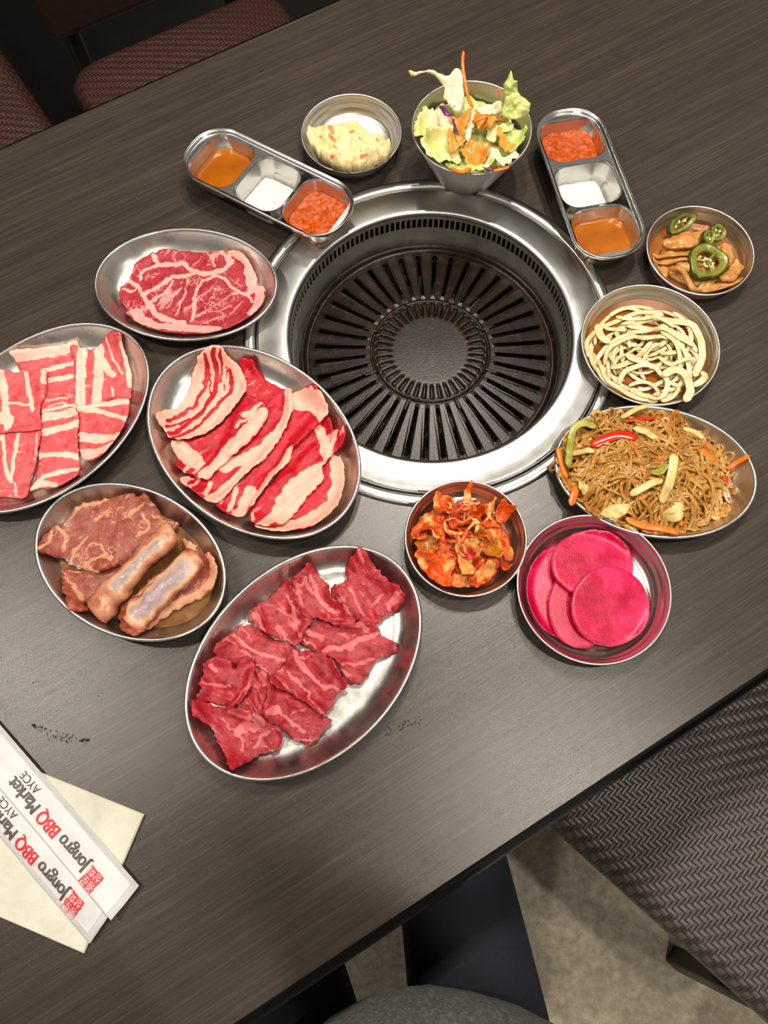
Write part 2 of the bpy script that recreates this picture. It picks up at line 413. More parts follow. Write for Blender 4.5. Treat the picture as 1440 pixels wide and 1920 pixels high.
M['black'] = plain('black_edge_moulding', (5, 5, 5), (9, 8, 8), 0.22, bump=0.1)
M['blackmetal'] = plain('black_painted_metal', (12, 12, 13), (22, 22, 24), 0.45)
M['dark'] = plain('sooty_dark_metal', (14, 12, 11), (30, 26, 23), 0.6)
M['iron'] = plain('oiled_cast_iron', None, None, 0.24, 120, 0.25, 700, stops=[(0.3, (13, 8, 5)), (0.55, (26, 16, 9)), (0.78, (52, 31, 16))], bd=0.0008)
M['iron'].node_tree.nodes['Principled BSDF'].inputs['Specular IOR Level'].default_value = 0.26
M['ceramic'] = plain('ash_grey_ceramic', (70, 66, 60), (120, 114, 104), 0.8)
M['steak'] = meat('marbled_pork_collar', (138, 26, 38), (176, 50, 60), (236, 166, 158), marb=0.85, mscale=170, fleck=0.42, rough=0.36)
M['belly'] = meat('pork_belly', (186, 60, 66), (216, 98, 100), (246, 194, 178), marb=0.35, mscale=140, fleck=0.40, rough=0.36)
M['brisket'] = meat('shaved_beef_brisket', (160, 6, 26), (196, 26, 44), (242, 180, 160), marb=0.45, mscale=170, fleck=0.28, rough=0.42)
M['beef'] = meat('lean_beef', (132, 10, 26), (190, 34, 48), (220, 112, 114), marb=0.55, mscale=110, rough=0.17, bump=1.0, fleck=0.25, spec=0.42, wet=0.5)
M['ribmeat'] = meat('marinated_rib_meat', (128, 50, 38), (172, 86, 64), (214, 150, 112), marb=0.95, mscale=150, rough=0.18, bump=0.9, fleck=0.25, spec=0.45, wet=0.5)
t = NT('rib_bone'); at_ = t.n('ShaderNodeAttribute', attribute_name='Col'); sp = t.n('ShaderNodeSeparateColor'); t.l(at_.outputs['Color'], sp.inputs[0])
bf_ = t.math('ADD', sp.outputs[0], t.math('MULTIPLY', t.math('SUBTRACT', t.noise(130, 4, 0.65), 0.5), 0.5))
t.l(t.ramp(bf_, [(0.02, (140, 62, 46)), (0.30, (196, 128, 94)), (0.58, (212, 170, 134)), (0.98, (160, 138, 142))]), t.p.inputs['Base Color']); t.set(Roughness=0.2, Coat_Weight=0.15); t.bump(t.noise(260, 4, 0.6), 0.5, 0.0015); M['bone'] = t.m
M['radish'] = None
# ------------------------------------------------------------------ floor
V, Fc = box(6.0, 6.0, 0.05, (0.2, 0.3, -TZ-0.05))
t = NT('stained_concrete')
c = t.ramp(t.noise(9, 6, 0.7), [(0.30, (112, 100, 80)), (0.52, (150, 138, 116)), (0.72, (178, 166, 144))])
c2 = t.ramp(t.noise(60, 6, 0.7), [(0.35, (100, 90, 74)), (0.62, (186, 176, 154))])
t.l(t.mix(0.45, c, c2), t.p.inputs['Base Color']); t.set(Roughness=0.55); t.bump(t.noise(120, 5, 0.7), 0.4, 0.003)
M['floor'] = t.m
tag(mesh_obj('floor', V, Fc, M['floor'], smooth=False), kind='structure')
# ------------------------------------------------------------------ table
TA = math.radians(29.961358)
D1, D2, E0, E1 = 0.79976, -0.08701, -0.47, 1.12
table = empty('dining_table', (0, 0, -TZ), TA)
tag(table, 'dark wood-grain restaurant table with black edge and a round grill cut into it', 'table')
GC = np.array([0.0501, 0.4362])
gl = np.array([GC[0]*math.cos(TA)+GC[1]*math.sin(TA), -GC[0]*math.sin(TA)+GC[1]*math.cos(TA)])
RH_ = 0.180
outer = rrect(E1-E0, D1-D2, 0.012, TZ, 5, ((E0+E1)/2, (D1+D2)/2))
hole = circ(RH_, TZ, 96, gl)
allp = np.vstack([outer, hole]); tris = MG.tessellate_polygon([[Vector(p) for p in outer], [Vector(p) for p in hole[::-1]]])
no, nh = len(outer), len(hole)
allp = np.vstack([outer, hole[::-1]])
Vt = np.vstack([allp, allp-[0, 0, 0.030]]); n = len(allp); Ft = []
for a, b, c in tris:
    A, B, C_ = allp[a], allp[b], allp[c]
    if np.cross(B[:2]-A[:2], C_[:2]-A[:2]) < 0: b, c = c, b
    Ft.append((a, b, c)); Ft.append((c+n, b+n, a+n))
for i in range(nh): j = (i+1) % nh; Ft.append((no+j, no+i, no+i+n, no+j+n))
mesh_obj('tabletop', Vt, Ft, M['wood'], table, smooth=False)
prof = [(0.0, 0.0), (0.0015, -0.0006), (0.0055, -0.003), (0.0095, -0.009), (0.0110, -0.020), (0.0100, -0.031), (0.007, -0.038), (0.0, -0.040), (-0.02, -0.040)]
L = [rrect(E1-E0+2*o_, D1-D2+2*o_, 0.012+max(o_, -0.011), TZ+z_, 5, ((E0+E1)/2, (D1+D2)/2)) for o_, z_ in prof]
mesh_obj('edge_moulding', *rings(L, False, False), M['black'], table)
cxm, cym = gl
mesh_obj('pedestal', *rings([circ(0.28, 0.0, 48, (cxm, cym)), circ(0.28, 0.012, 48, (cxm, cym)), circ(0.22, 0.02, 48, (cxm, cym)), circ(0.20, 0.03, 48, (cxm, cym)), circ(0.20, TZ-0.2, 48, (cxm, cym)), circ(0.22, TZ-0.2, 48, (cxm, cym))]), M['blackmetal'], table)
# ------------------------------------------------------------------ grill set into the table
grill = empty('tabletop_grill', (GC[0], GC[1], 0)); tag(grill, 'round stainless steel barbecue grill well set flush into the table', 'grill')
def lathe(prof, n=128): return rings([circ(r, z, n) for r, z in prof], False, False)
mesh_obj('outer_flange', *lathe([(0.1905, 0.0002), (0.1900, 0.0018), (0.1870, 0.0034), (0.1810, 0.0036), (0.1790, 0.0026), (0.1782, 0.0004), (0.1775, -0.004)], 160), M['ring'], grill)
mesh_obj('top_ring', *lathe([(0.1768, -0.004), (0.1766, 0.0020), (0.1755, 0.0034), (0.1735, 0.0040), (0.1480, 0.0046), (0.1450, 0.0044), (0.1435, 0.0030), (0.1430, 0.0)], 160), M['ring'], grill)
NS = 150
mb = MB()
zs0, zs1 = -0.0045, -0.0175
mb.add(lathe([(0.1430, 0.0), (0.1428, zs0)], 150)); mb.add(lathe([(0.1428, zs1), (0.1422, -0.040), (0.1405, -0.052), (0.139, -0.075)], 150))
for k in range(NS):
    a = 2*np.pi*k/NS; da = 2*np.pi/NS*0.17
    q = [(0.1428*math.cos(a+s*da), 0.1428*math.sin(a+s*da), z) for z in (zs0, zs1) for s in (-1, 1)]
    q2 = [(0.1445*math.cos(a+s*da), 0.1445*math.sin(a+s*da), z) for z in (zs0, zs1) for s in (-1, 1)]
    mb.add((np.array(q+q2), [(0, 1, 3, 2), (0, 2, 6, 4), (1, 5, 7, 3)]))
mb.build('slotted_wall', M['well'], grill)
mesh_obj('air_duct', *lathe([(0.1428, 0.0), (0.165, -0.002), (0.165, -0.10), (0.0, -0.10)], 64), M['dark'], grill)
mb = MB()
for k in range(8):
    a = 2*np.pi*k/8+0.2
    V, Fc = box(0.028, 0.014, 0.012, (0, 0, 0), 0.002); ca, sa = math.cos(a), math.sin(a)
    V = np.c_[(V[:, 0]+0.095)*ca-V[:, 1]*sa, (V[:, 0]+0.095)*sa+V[:, 1]*ca, V[:, 2]-0.085]; mb.add((V, Fc))
mb.add(lathe([(0.075, -0.099), (0.075, -0.075), (0.070, -0.072), (0.055, -0.072), (0.052, -0.099)], 64))
mb.build('burner', M['ceramic'], grill)
# cast iron grate
grate = empty('grill_grate', (GC[0]+0.002, GC[1]+0.001, -0.05)); tag(grate, 'round black cast iron grate with radial slots resting in the grill well', 'grate')
ZG = 0.05
def zr(r): return np.interp(r, [0, .040, .056, .0605, .0625, .0645, .067, .126, .130, .1325, .135, .1372], [-.0365, -.0368, -.0375, -.0385, -.0415, -.0392, -.0385, -.0430, -.0455, -.0455, -.0415, -.0405])+ZG
mb = MB(); NSL = 40
for k in range(NSL):
    a0 = 2*np.pi*(k+0.5)/NSL; hw = np.pi/NSL
    out_ = [(r, -hw+2*hw*i/4) for r, i in [(0.0645, i) for i in range(5)]]+[(0.1285, hw-2*hw*i/4) for i in range(5)]
    cap = []
    for i in range(9):
        b = math.pi/2+math.pi*i/8; cap.append((0.0700+0.0017*math.cos(b), 0.0017*math.sin(b)))
    for i in range(9):
        b = -math.pi/2+math.pi*i/8; cap.append((0.1210+0.0027*math.cos(b), 0.0027*math.sin(b)))
    P = [(r*math.cos(th_), r*math.sin(th_)) for r, th_ in out_]
    if sum(P[i][0]*P[(i+1) % 10][1]-P[(i+1) % 10][0]*P[i][1] for i in range(10)) < 0: P = P[::-1]
    pts = np.array(P+cap[::-1])
    tr = MG.tessellate_polygon([[Vector((*p, 0)) for p in P], [Vector((*p, 0)) for p in cap[::-1]]])
    rr = np.hypot(pts[:, 0], pts[:, 1]); ca, sa = math.cos(a0), math.sin(a0)
    W = np.c_[pts[:, 0]*ca-pts[:, 1]*sa, pts[:, 0]*sa+pts[:, 1]*ca, zr(rr)]
    n = len(W); VV = np.vstack([W, W-[0, 0, 0.007]]); Fk = []
    for a, b, c in tr:
        if np.cross(pts[b]-pts[a], pts[c]-pts[a]) < 0: b, c = c, b
        Fk += [(a, b, c), (c+n, b+n, a+n)]
    m_ = len(cap)
    for i in range(m_): j = (i+1) % m_; Fk.append((10+i, 10+j, 10+j+n, 10+i+n))
    mb.add((VV, Fk))
o = mb.build('slotted_ring', M['iron'], grate, smooth=False)
pr = [(r, zr(r)) for r in (0.1285, 0.130, 0.1313, 0.1325, 0.1338, 0.135, 0.1362, 0.1372)]+[(0.1378, zr(0.1372)-0.002), (0.1378, ZG-0.055)]
mesh_obj('drip_channel', *lathe(pr, 128), M['iron'], grate)
th = np.linspace(0, 2*np.pi, 400, endpoint=False); rad = np.r_[0.0005, np.linspace(0.01, 0.038, 6), np.linspace(0.040, 0.0645, 26)]
L = []
for r in rad:
    g = np.clip(np.cos(th*40)*1.6, 0, 1)*float(sstep(r, 0.040, 0.046)*(1-sstep(r, 0.0565, 0.0585)))
    L.append(np.c_[r*np.cos(th), r*np.sin(th), zr(r)-0.0032*g])
mesh_obj('centre_disc', *rings(L, True, False), M['iron'], grate)
V, Fc = box(0.014, 0.0022, 0.002, (0.0685, 0, 0), 0.0006)
for k in range(8):
    a = math.radians(22.5+45*k); ca, sa = math.cos(a), math.sin(a)
    mesh_obj('rib', np.c_[V[:, 0]*ca-V[:, 1]*sa, V[:, 0]*sa+V[:, 1]*ca, V[:, 2]+ZG-0.0395], Fc, M['iron'], grate)
# ------------------------------------------------------------------ oval plates
def ellipse(a, b, s, z, n=120):
    t = np.linspace(0, 2*np.pi, n, endpoint=False); x, y = a*np.cos(t), b*np.sin(t)
    nx, ny = np.cos(t)/a, np.sin(t)/b; q = np.hypot(nx, ny)
    return np.c_[x-s*nx/q, y-s*ny/q, np.full(n, z)]
PP_S = [0, .0012, .0028, .0040, .0046, .0060, .0090, .0125, .0165, .0205, .0245, .0270]
PP_Z = [.0195, .0212, .0212, .0200, .0188, .0165, .0118, .0075, .0042, .0022, .0014, .0012]
def plate(name, c, a, b, ang, label, z0=0.0):
    global HF
    e = empty(name, (c[0], c[1], z0), math.radians(ang)); tag(e, label, 'plate', 'oval steel plates')
    inner = [ellipse(a, b, s, z) for s, z in zip(PP_S, PP_Z)]
    last = inner[-1]
    inner += [np.c_[last[:, :2]*k, np.full(len(last), 0.0012)] for k in (0.7, 0.35, 0.02)]
    mesh_obj('dish', *rings(inner[2:], False, True), M['steel'], e)
    fix_normals(e.children[-1]) if e.children else None
    outer_ = [ellipse(a, b, s, z-0.0009) for s, z in zip(PP_S, PP_Z)][5:]
    lo = outer_[-1]; outer_ += [np.c_[lo[:, :2]*0.02, np.full(len(lo), 0.0002)]]
    mesh_obj('underside', *rings([ellipse(a, b, .0036, .0170)]+outer_, False, True), M['steel'], e)
    rim = [ellipse(a, b, .0018-.0018*math.cos(k), .0194+.0018*math.sin(k)) for k in np.linspace(0, 2*np.pi, 10, endpoint=False)]
    rim.append(rim[0]); mesh_obj('rolled_rim', *rings(rim, False, False), M['steel'], e)
    R = a+0.005; sl, X, Y = gxy(c[0]-R, c[0]+R, c[1]-R, c[1]+R)
    ca, sa = math.cos(math.radians(ang)), math.sin(math.radians(ang))
    lx = (X-c[0])*ca+(Y-c[1])*sa; ly = -(X-c[0])*sa+(Y-c[1])*ca
    rho = np.sqrt((lx/a)**2+(ly/b)**2)+1e-9; g = np.hypot(lx/a**2, ly/b**2)/rho
    s = (1-rho)/(g+1e-9)
    HF[sl] = np.where(rho <= 1, np.interp(s, PP_S, PP_Z)+z0, HF[sl])
    return e
plate('oval_plate', (-0.1973, 0.4852), 0.0940, 0.0674, 173.6, 'small oval steel plate under the single round marbled steak')
plate('oval_plate', (-0.3257, 0.3405), 0.1155, 0.0833, 44.7, 'large oval steel plate of striped pork belly cut by the left edge')
plate('oval_plate', (-0.1221, 0.3098), 0.1162, 0.0833, 136.3, 'large oval steel plate of thin red and white brisket beside the grill', 0.0040)
plate('oval_plate', (-0.2282, 0.1948), 0.0940, 0.0665, 149.6, 'small oval steel plate holding marinated ribs with bones')
plate('oval_plate', (-0.0698, 0.1046), 0.1157, 0.0835, 43.9, 'large oval steel plate of dark red beef nearest the camera')
plate('oval_plate', (0.2520, 0.2721), 0.0935, 0.0665, 171.5, 'small oval steel plate heaped with glass noodles')
# ------------------------------------------------------------------ round bowls
def bowl(name, c, prof_in, label, cat='bowl', th=0.0008, n=112, rimr=0.0011):
    e = empty(name, (c[0], c[1], 0)); tag(e, label, cat, 'round steel bowls' if cat == 'bowl' else None)
    R, Hh = prof_in[0]
    mesh_obj('inner_wall', *rings([circ(r, z, n) for r, z in prof_in]+[circ(0.001, prof_in[-1][1], n)], False, True), M['bowl'], e)
    fix_normals(e.children[0]) if e.children else None
    mesh_obj('outer_wall', *rings([circ(r+th, max(z-th*0.6, 0.0003), n) for r, z in prof_in]+[circ(0.001, 0.0003, n)], False, True), M['bowl'], e)
    rim = [circ(R+th/2+rimr*math.cos(k), Hh+rimr*math.sin(k), n) for k in np.linspace(0, 2*np.pi, 9)]
    mesh_obj('rolled_rim', *rings(rim, False, False), M['bowl'], e)
    sl, X, Y = gxy(c[0]-R-.003, c[0]+R+.003, c[1]-R-.003, c[1]+R+.003)
    r = np.hypot(X-c[0], Y-c[1]); P = np.array(prof_in)[::-1]
    HF[sl] = np.where(r <= R+0.001, np.interp(r, P[:, 0], P[:, 1]), HF[sl])
    return e
def steps(R, Hh, rb):
    return [(R, Hh), (R*.987, Hh*.91), (R*.976, Hh*.83), (R*.950, Hh*.76), (R*.944, Hh*.73), (R*.934, Hh*.63), (R*.922, Hh*.56), (R*.896, Hh*.49), (R*.890, Hh*.46), (R*.878, Hh*.36), (R*.860, Hh*.25), (R*.832, Hh*.15), (rb, .0018), (rb*.97, .0012), (rb*.5, .0012)]
small, big = steps(.0538, .0210, .0425), steps(.0666, .0205, .0530)
BC = dict(potato=(-0.0287, 0.6742), cup=(0.0965, 0.6355), jal=(0.3288, 0.5139), onion=(0.2641, 0.4057), kimchi=(0.0732, 0.2098), radish=(0.1836, 0.1615))
bowl('side_dish_bowl', BC['potato'], small, 'small round steel bowl with creamy potato salad at the back')
bowl('side_dish_bowl', BC['jal'], small, 'small round steel bowl of pickles with green pepper rings on the right')
bowl('side_dish_bowl', BC['onion'], big, 'large round steel bowl of pale onion strips right of the grill')
bowl('side_dish_bowl', BC['kimchi'], small, 'small round steel bowl of red kimchi in front of the grill')
bowl('side_dish_bowl', BC['radish'], big, 'large round steel bowl of bright pink radish slices')
bowl('salad_cup', BC['cup'], [(.0603, .0650), (.0596, .0635), (.0580, .0600), (.0430, .0280), (.0322, .0050), (.0300, .0022), (.0270, .0012), (.015, .0012)], 'tall tapered steel cup filled with dressed lettuce salad behind the grill', 'cup')
# ------------------------------------------------------------------ three-pocket sauce trays
def grid_fill(w, h, r, zf, mat, name, res=0.0011, seed=0, origin=None, rot=0.0, c=(0, 0), base=0.0, skirt=None, attr=None):
    """a rounded-rectangle surface with height zf(x, y), closed down to z=base"""
    B = rrect(w, h, r, 0, 7)[:, :2]; B = resample(np.vstack([B, B[:1]]), res)[:-1]
    nx, ny = int(w/res), int(h/res); gx, gy = np.meshgrid(np.linspace(-w/2, w/2, nx), np.linspace(-h/2, h/2, ny))
    gi = inside(gx, gy, B) & (dist_poly(gx, gy, B, True) > res*0.6)
    pts = np.vstack([B, np.c_[gx[gi], gy[gi]]])
    vo, eo, fo, *_ = MG.delaunay_2d_cdt([Vector(p) for p in pts], [], [list(range(len(B)))], 1, 1e-7)
    V2 = np.array([(v.x, v.y) for v in vo]); z = zf(V2[:, 0], V2[:, 1]); n = len(V2)
    tri = [tuple(f) for f in fo]; Fc = list(tri); cnt = set(e for a, b, c_ in tri for e in ((a, b), (b, c_), (c_, a)))
    for (a, b) in cnt:
        if (b, a) not in cnt: Fc.append((b, a, a+n, b+n))
    Fc += [(c_+n, b+n, a+n) for a, b, c_ in tri]
    V = np.vstack([np.c_[V2, z], np.c_[V2, np.full(n, base)]])
    ca, sa = math.cos(rot), math.sin(rot)
    W = np.c_[(V[:, 0]+c[0])*ca-(V[:, 1]+c[1])*sa+origin[0], (V[:, 0]+c[0])*sa+(V[:, 1]+c[1])*ca+origin[1], V[:, 2]]
    return mesh_obj(name, W, Fc, mat, attr=None if attr is None else np.vstack([attr(V2[:, 0], V2[:, 1])]*2))
def liquid(name, c0, c1, rough=0.06, scale=30):
    t = NT(name); t.l(t.ramp(t.noise(scale, 2), [(0.3, c0), (0.7, c1)]), t.p.inputs['Base Color']); t.set(Roughness=rough, Coat_Weight=0.6, Coat_Roughness=0.04)
    t.p.inputs['Specular IOR Level'].default_value = 0.6
    return t.m
M['oil'] = liquid('seasoned_sesame_oil', (140, 70, 0), (168, 92, 3))
t = NT('chilli_paste'); t.l(t.ramp(t.noise(260, 4, 0.7), [(0.30, (120, 38, 0)), (0.5, (168, 64, 3)), (0.72, (198, 100, 14))]), t.p.inputs['Base Color']); t.set(Roughness=0.26, Coat_Weight=0.1); t.p.inputs['Specular IOR Level'].default_value = 0.28; t.bump(t.noise(700, 3, 0.6), 0.4, 0.001); M['chilli'] = t.m
t = NT('coarse_white_salt'); t.set(Base_Color=lin((236, 236, 232)), Roughness=0.55)
vo_ = t.n('ShaderNodeTexVoronoi', i_Scale=1300.0); t.l(t.coord(), vo_.inputs['Vector']); t.bump(vo_.outputs['Distance'], 0.9, 0.0012); M['salt'] = t.m
TW, TL, THH = 0.0765, 0.196, 0.0345
PKW, PKL, PKR, PKP = 0.0655, 0.0570, 0.0170, 0.0597
def tray(c, ang, label, contents):
    rot = math.radians(ang)
    e = empty('sauce_tray', (c[0], c[1], 0), rot); tag(e, label, 'sauce tray', 'three-pocket sauce trays')
    deckz = THH-0.0042
    deck = rrect(TL-0.009, TW-0.009, 0.030, deckz, 10)
    pk = [rrect(PKL, PKW, PKR, deckz, 7, (k*PKP, 0)) for k in (-1, 0, 1)]
    polys = [deck]+[q[::-1] for q in pk]; A = np.vstack(polys)
    Fc = []
    for a, b, c_ in MG.tessellate_polygon([[Vector(p) for p in q] for q in polys]):
        if np.cross(A[b][:2]-A[a][:2], A[c_][:2]-A[a][:2]) < 0: b, c_ = c_, b
        Fc.append((a, b, c_))
    mesh_obj('deck', A, Fc, M['traysteel'], e, smooth=False)
    # rim: from the deck up, rolled over and down the outside
    rp = [(0.009, deckz), (0.0075, deckz+0.0002), (0.0060, deckz+0.0026), (0.0045, deckz+0.0030), (0.0034, deckz+0.0030), (0.0026, THH-0.0004), (0.0014, THH), (0.0004, THH-0.0008), (0, THH-0.0022), (0.0012, THH-0.0040)]
    mesh_obj('rolled_rim', *rings([rrect(TL-s, TW-s, 0.0345-s/2, z, 10) for s, z in rp], False, False), M['traysteel'], e)
    for k in (-1, 0, 1):
        lp = [(0, deckz), (0.0016, deckz-0.0010), (0.0030, deckz-0.0035), (0.0125, 0.0080), (0.0170, 0.0035), (0.0220, 0.0018)]
        o = mesh_obj('pocket', *rings([rrect(PKL-s, PKW-s, max(0.006, PKR-s/2+0.001), z, 7, (k*PKP, 0)) for s, z in lp], False, True), M['traysteel'], e)
    sk = [(0.0030, THH-0.0036), (0.0100, THH-0.0075), (0.0290, 0.0030), (0.0310, 0.0006)]
    mesh_obj('body', *rings([rrect(TL-s, TW-s, 0.0345-s/2, z, 10) for s, z in sk], False, True), M['traysteel'], e)
    for k, (kind, lab) in zip((-1, 0, 1), contents):
        cc = (k*PKP, 0); seed = abs(hash((ang, k))) % 97
        if kind == 'oil':
            zl = 0.0155; sh = np.interp(zl, [0.008, deckz-0.0035], [0.0125, 0.0030])+0.0004
            o = grid_fill(PKL-sh, PKW-sh, PKR-0.002, lambda x, y: np.full(x.shape, zl), M['oil'], 'sesame_oil', 0.004, 0, c, rot, cc, 0.0085); cat = 'sauce'
        elif kind == 'chilli':
            zl = 0.0160; sh = np.interp(zl, [0.008, deckz-0.0035], [0.0125, 0.0030])+0.0008
            o = grid_fill(PKL-sh, PKW-sh, PKR-0.002, lambda x, y: zl+0.0030*(fbm(x*110, y*110, 5, 4)-0.5)+0.003*(fbm(x*30+5, y*30, 8, 2)-0.5), M['chilli'], 'chilli_sauce', 0.0010, 0, c, rot, cc, 0.0085); cat = 'sauce'
        else:
            # salt heap shaken to one side of the pocket
            sgn = 1 if contents[0][0] == 'oil' else 1
            dirx, diry = lab[1]
            w_, h_ = PKL*0.76, PKW*0.72
            o = grid_fill(w_, h_, 0.010, lambda x, y: 0.0095+0.0030*sstep(np.minimum(w_/2-np.abs(x), h_/2-np.abs(y)), 0, 0.006)+0.0022*(fbm(x*220, y*220, 3, 4)-0.5)+0.05*(x*dirx+y*diry), M['salt'], 'salt', 0.0009, 0, c, rot, (k*PKP+dirx*0.0035, diry*0.0045), 0.0022); cat = 'salt'; lab = lab[0]; o['kind'] = 'stuff'
        tag(o, lab, cat)
    R = 0.11; sl, X, Y = gxy(c[0]-R, c[0]+R, c[1]-R, c[1]+R)
    return e
tray((-0.1160, 0.6000), -31.6, 'steel three-pocket sauce tray left of the potato salad bowl',
     [('oil', 'amber oil sauce in the left tray, in its end pocket farthest from the grill'), ('salt', ('white salt heap in the middle pocket of the left sauce tray', (0.15, -0.5))), ('chilli', 'orange chilli sauce in the left tray, in its pocket touching the grill ring')])
tray((0.2200, 0.5930), -78.7, 'steel three-pocket sauce tray right of the salad cup',
     [('chilli', 'orange chilli sauce in the right tray, in its far end pocket'), ('salt', ('white salt heap in the middle pocket of the right sauce tray', (0.5, -0.6))), ('oil', 'amber oil sauce in the right tray, in its near pocket by the pickles')])
# ------------------------------------------------------------------ meat: steak
def lines(cr, L, z): return [(cr(p, z), cr.m(w_)) for p, w_ in L]
K = Crop(150, 410, 410/1440); z = 0.011
sheet('pork_steak', K([(520, 205), (600, 196), (720, 200), (830, 208), (930, 212), (1010, 222), (1080, 250), (1125, 300), (1150, 350), (1165, 395), (1162, 420), (1200, 440), (1220, 480), (1215, 540), (1190, 590), (1160, 620), (1125, 640), (1105, 655), (1060, 690), (1000, 720), (930, 742), (850, 755), (760, 758), (640, 760), (540, 750), (480, 735), (420, 705), (370, 675), (340, 655), (310, 625), (290, 570), (262, 530), (250, 480), (258, 430), (290, 400), (320, 370), (335, 320), (360, 285), (410, 250), (460, 225)], z), M['steak'], 0.0055,
      lines(K, [([(1010, 225), (1090, 270), (1130, 350), (1145, 430), (1190, 470), (1180, 560), (1140, 625)], 70), ([(1100, 300), (1115, 400), (1125, 470)], 40),
       ([(360, 610), (400, 660), (470, 700), (600, 715), (720, 715), (840, 730), (900, 740)], 80), ([(450, 550), (490, 610), (560, 650), (680, 680)], 45),
       ([(480, 230), (505, 290), (600, 290), (680, 285), (720, 320), (800, 350), (880, 345), (940, 320), (1000, 280), (940, 222)], 36), ([(410, 345), (440, 320), (520, 295)], 14),
       ([(300, 385), (345, 420), (385, 430), (395, 470), (430, 530), (470, 590), (530, 640)], 28), ([(390, 400), (400, 340), (480, 300)], 22),
       ([(430, 485), (520, 430), (600, 370), (680, 360), (740, 350)], 34), ([(480, 530), (560, 470), (610, 400)], 24), ([(620, 620), (650, 560), (690, 470), (710, 380)], 14),
       ([(735, 660), (745, 560), (760, 470), (800, 400), (880, 370)], 24), ([(880, 360), (950, 380), (1000, 440), (1060, 480), (1100, 480), (1140, 540)], 24), ([(1080, 290), (1095, 400), (1110, 470)], 18),
       ([(740, 650), (820, 600), (900, 550), (980, 490), (1060, 470)], 11), ([(820, 670), (920, 640), (1010, 600), (1070, 530)], 11), ([(800, 490), (860, 460), (890, 400)], 9), ([(830, 220), (870, 250), (890, 310)], 10),
       ([(615, 210), (620, 260), (640, 290)], 10), ([(940, 340), (1000, 390), (1050, 430)], 8), ([(560, 580), (640, 470), (670, 400)], 9), ([(800, 620), (900, 600), (980, 560)], 8), ([(270, 450), (330, 470), (380, 430)], 16)], z),
      label='single round marbled pink pork steak with fat rim on the small oval plate', cat='meat', soft=5, relief=0.0018, rfreq=35, seed=3, streak=(0.9, 0.6))
# ------------------------------------------------------------------ meat: pork belly
K = Crop(0, 590, 300/1440); z = 0.009
def belly(P, fat_, label, seed): return sheet('pork_belly_slice', K(P, z), M['belly'], 0.0042, lines(K, fat_, z), label=label, cat='meat', group='pork belly slices', soft=3, relief=0.0015, rfreq=45, seed=seed, warp=0.0007, streak=(random.uniform(-.3, .3), 0.45))
belly([(145, 385), (400, 310), (620, 260), (690, 240), (705, 290), (700, 560), (690, 840), (540, 870), (370, 885), (350, 740), (300, 560), (180, 500), (160, 430)],
      [([(140, 400), (400, 330), (680, 270)], 125), ([(180, 520), (430, 480), (680, 410)], 50), ([(300, 600), (430, 580), (680, 535)], 50), ([(350, 770), (560, 740), (640, 735)], 16), ([(360, 860), (520, 830), (680, 800)], 30), ([(420, 820), (560, 780), (690, 840)], 16)], 'pork belly slice at the far end of the left plate, mostly white fat', 11)
belly([(635, 300), (720, 290), (850, 285), (960, 228), (1075, 215), (1130, 240), (1115, 290), (1150, 420), (1178, 540), (1165, 650), (1145, 745), (1000, 745), (880, 780), (690, 815), (675, 600), (660, 450)],
      [([(735, 280), (725, 560), (715, 820)], 82), ([(885, 300), (880, 560), (855, 790)], 95), ([(930, 400), (970, 500), (1010, 530)], 60), ([(1110, 300), (1150, 500), (1165, 620)], 55), ([(970, 240), (1000, 370), (1100, 520)], 20), ([(1000, 640), (1005, 720)], 26)], 'pork belly slice with lengthwise stripes at the right rim of the left plate', 12)
belly([(690, 850), (700, 830), (900, 775), (1130, 745), (1150, 800), (1140, 900), (1115, 990), (1080, 1100), (1030, 1190), (960, 1280), (880, 1305), (760, 1300), (700, 1225), (690, 1000)],
      [([(700, 825), (900, 790), (1130, 765)], 60), ([(690, 840), (850, 850), (1000, 890), (1130, 930)], 48), ([(690, 1085), (850, 1110), (1080, 1115)], 95), ([(700, 1240), (850, 1255), (1010, 1225)], 110)], 'folded pork belly slice at the lower right of the left plate', 13)
belly([(365, 890), (520, 870), (685, 845), (692, 1100), (700, 1380), (712, 1460), (560, 1540), (440, 1555), (330, 1545), (250, 1570), (300, 1450), (330, 1250), (350, 1050)],
      [([(365, 920), (520, 895), (685, 870)], 85), ([(360, 1050), (540, 1015), (690, 970)], 75), ([(330, 1260), (500, 1245), (700, 1265)], 58), ([(300, 1530), (400, 1440), (550, 1400), (700, 1390)], 44), ([(250, 1565), (400, 1510), (500, 1530)], 55)], 'banded pork belly slice in the middle of the left plate, nearest the ribs', 14)
belly([(-250, 1055), (-60, 1050), (150, 1040), (350, 1030), (340, 1150), (310, 1320), (260, 1480), (215, 1635), (50, 1620), (-160, 1590)],
      [([(5, 1060), (30, 1250), (50, 1430), (90, 1490), (100, 1350), (130, 1180), (150, 1050)], 34), ([(120, 1500), (135, 1610)], 18), ([(-120, 1060), (-100, 1560)], 60), ([(330, 1060), (310, 1300)], 16)], 'redder pork belly slice at the near left of the left plate', 15)
belly([(-250, 540), (-60, 520), (100, 515), (240, 510), (300, 495), (380, 490), (422, 515), (425, 640), (400, 740), (350, 830), (362, 950), (362, 1025), (200, 1045), (-60, 1060), (-250, 1060)],
      [([(20, 520), (30, 700), (60, 1010)], 66), ([(225, 520), (250, 680), (285, 840)], 44), ([(60, 780), (200, 800), (250, 790)], 26), ([(400, 510), (402, 620)], 50), ([(-60, 900), (60, 940)], 110), ([(-180, 540), (-150, 1040)], 70)], 'pork belly slice at the left frame edge with two fat stripes', 16)
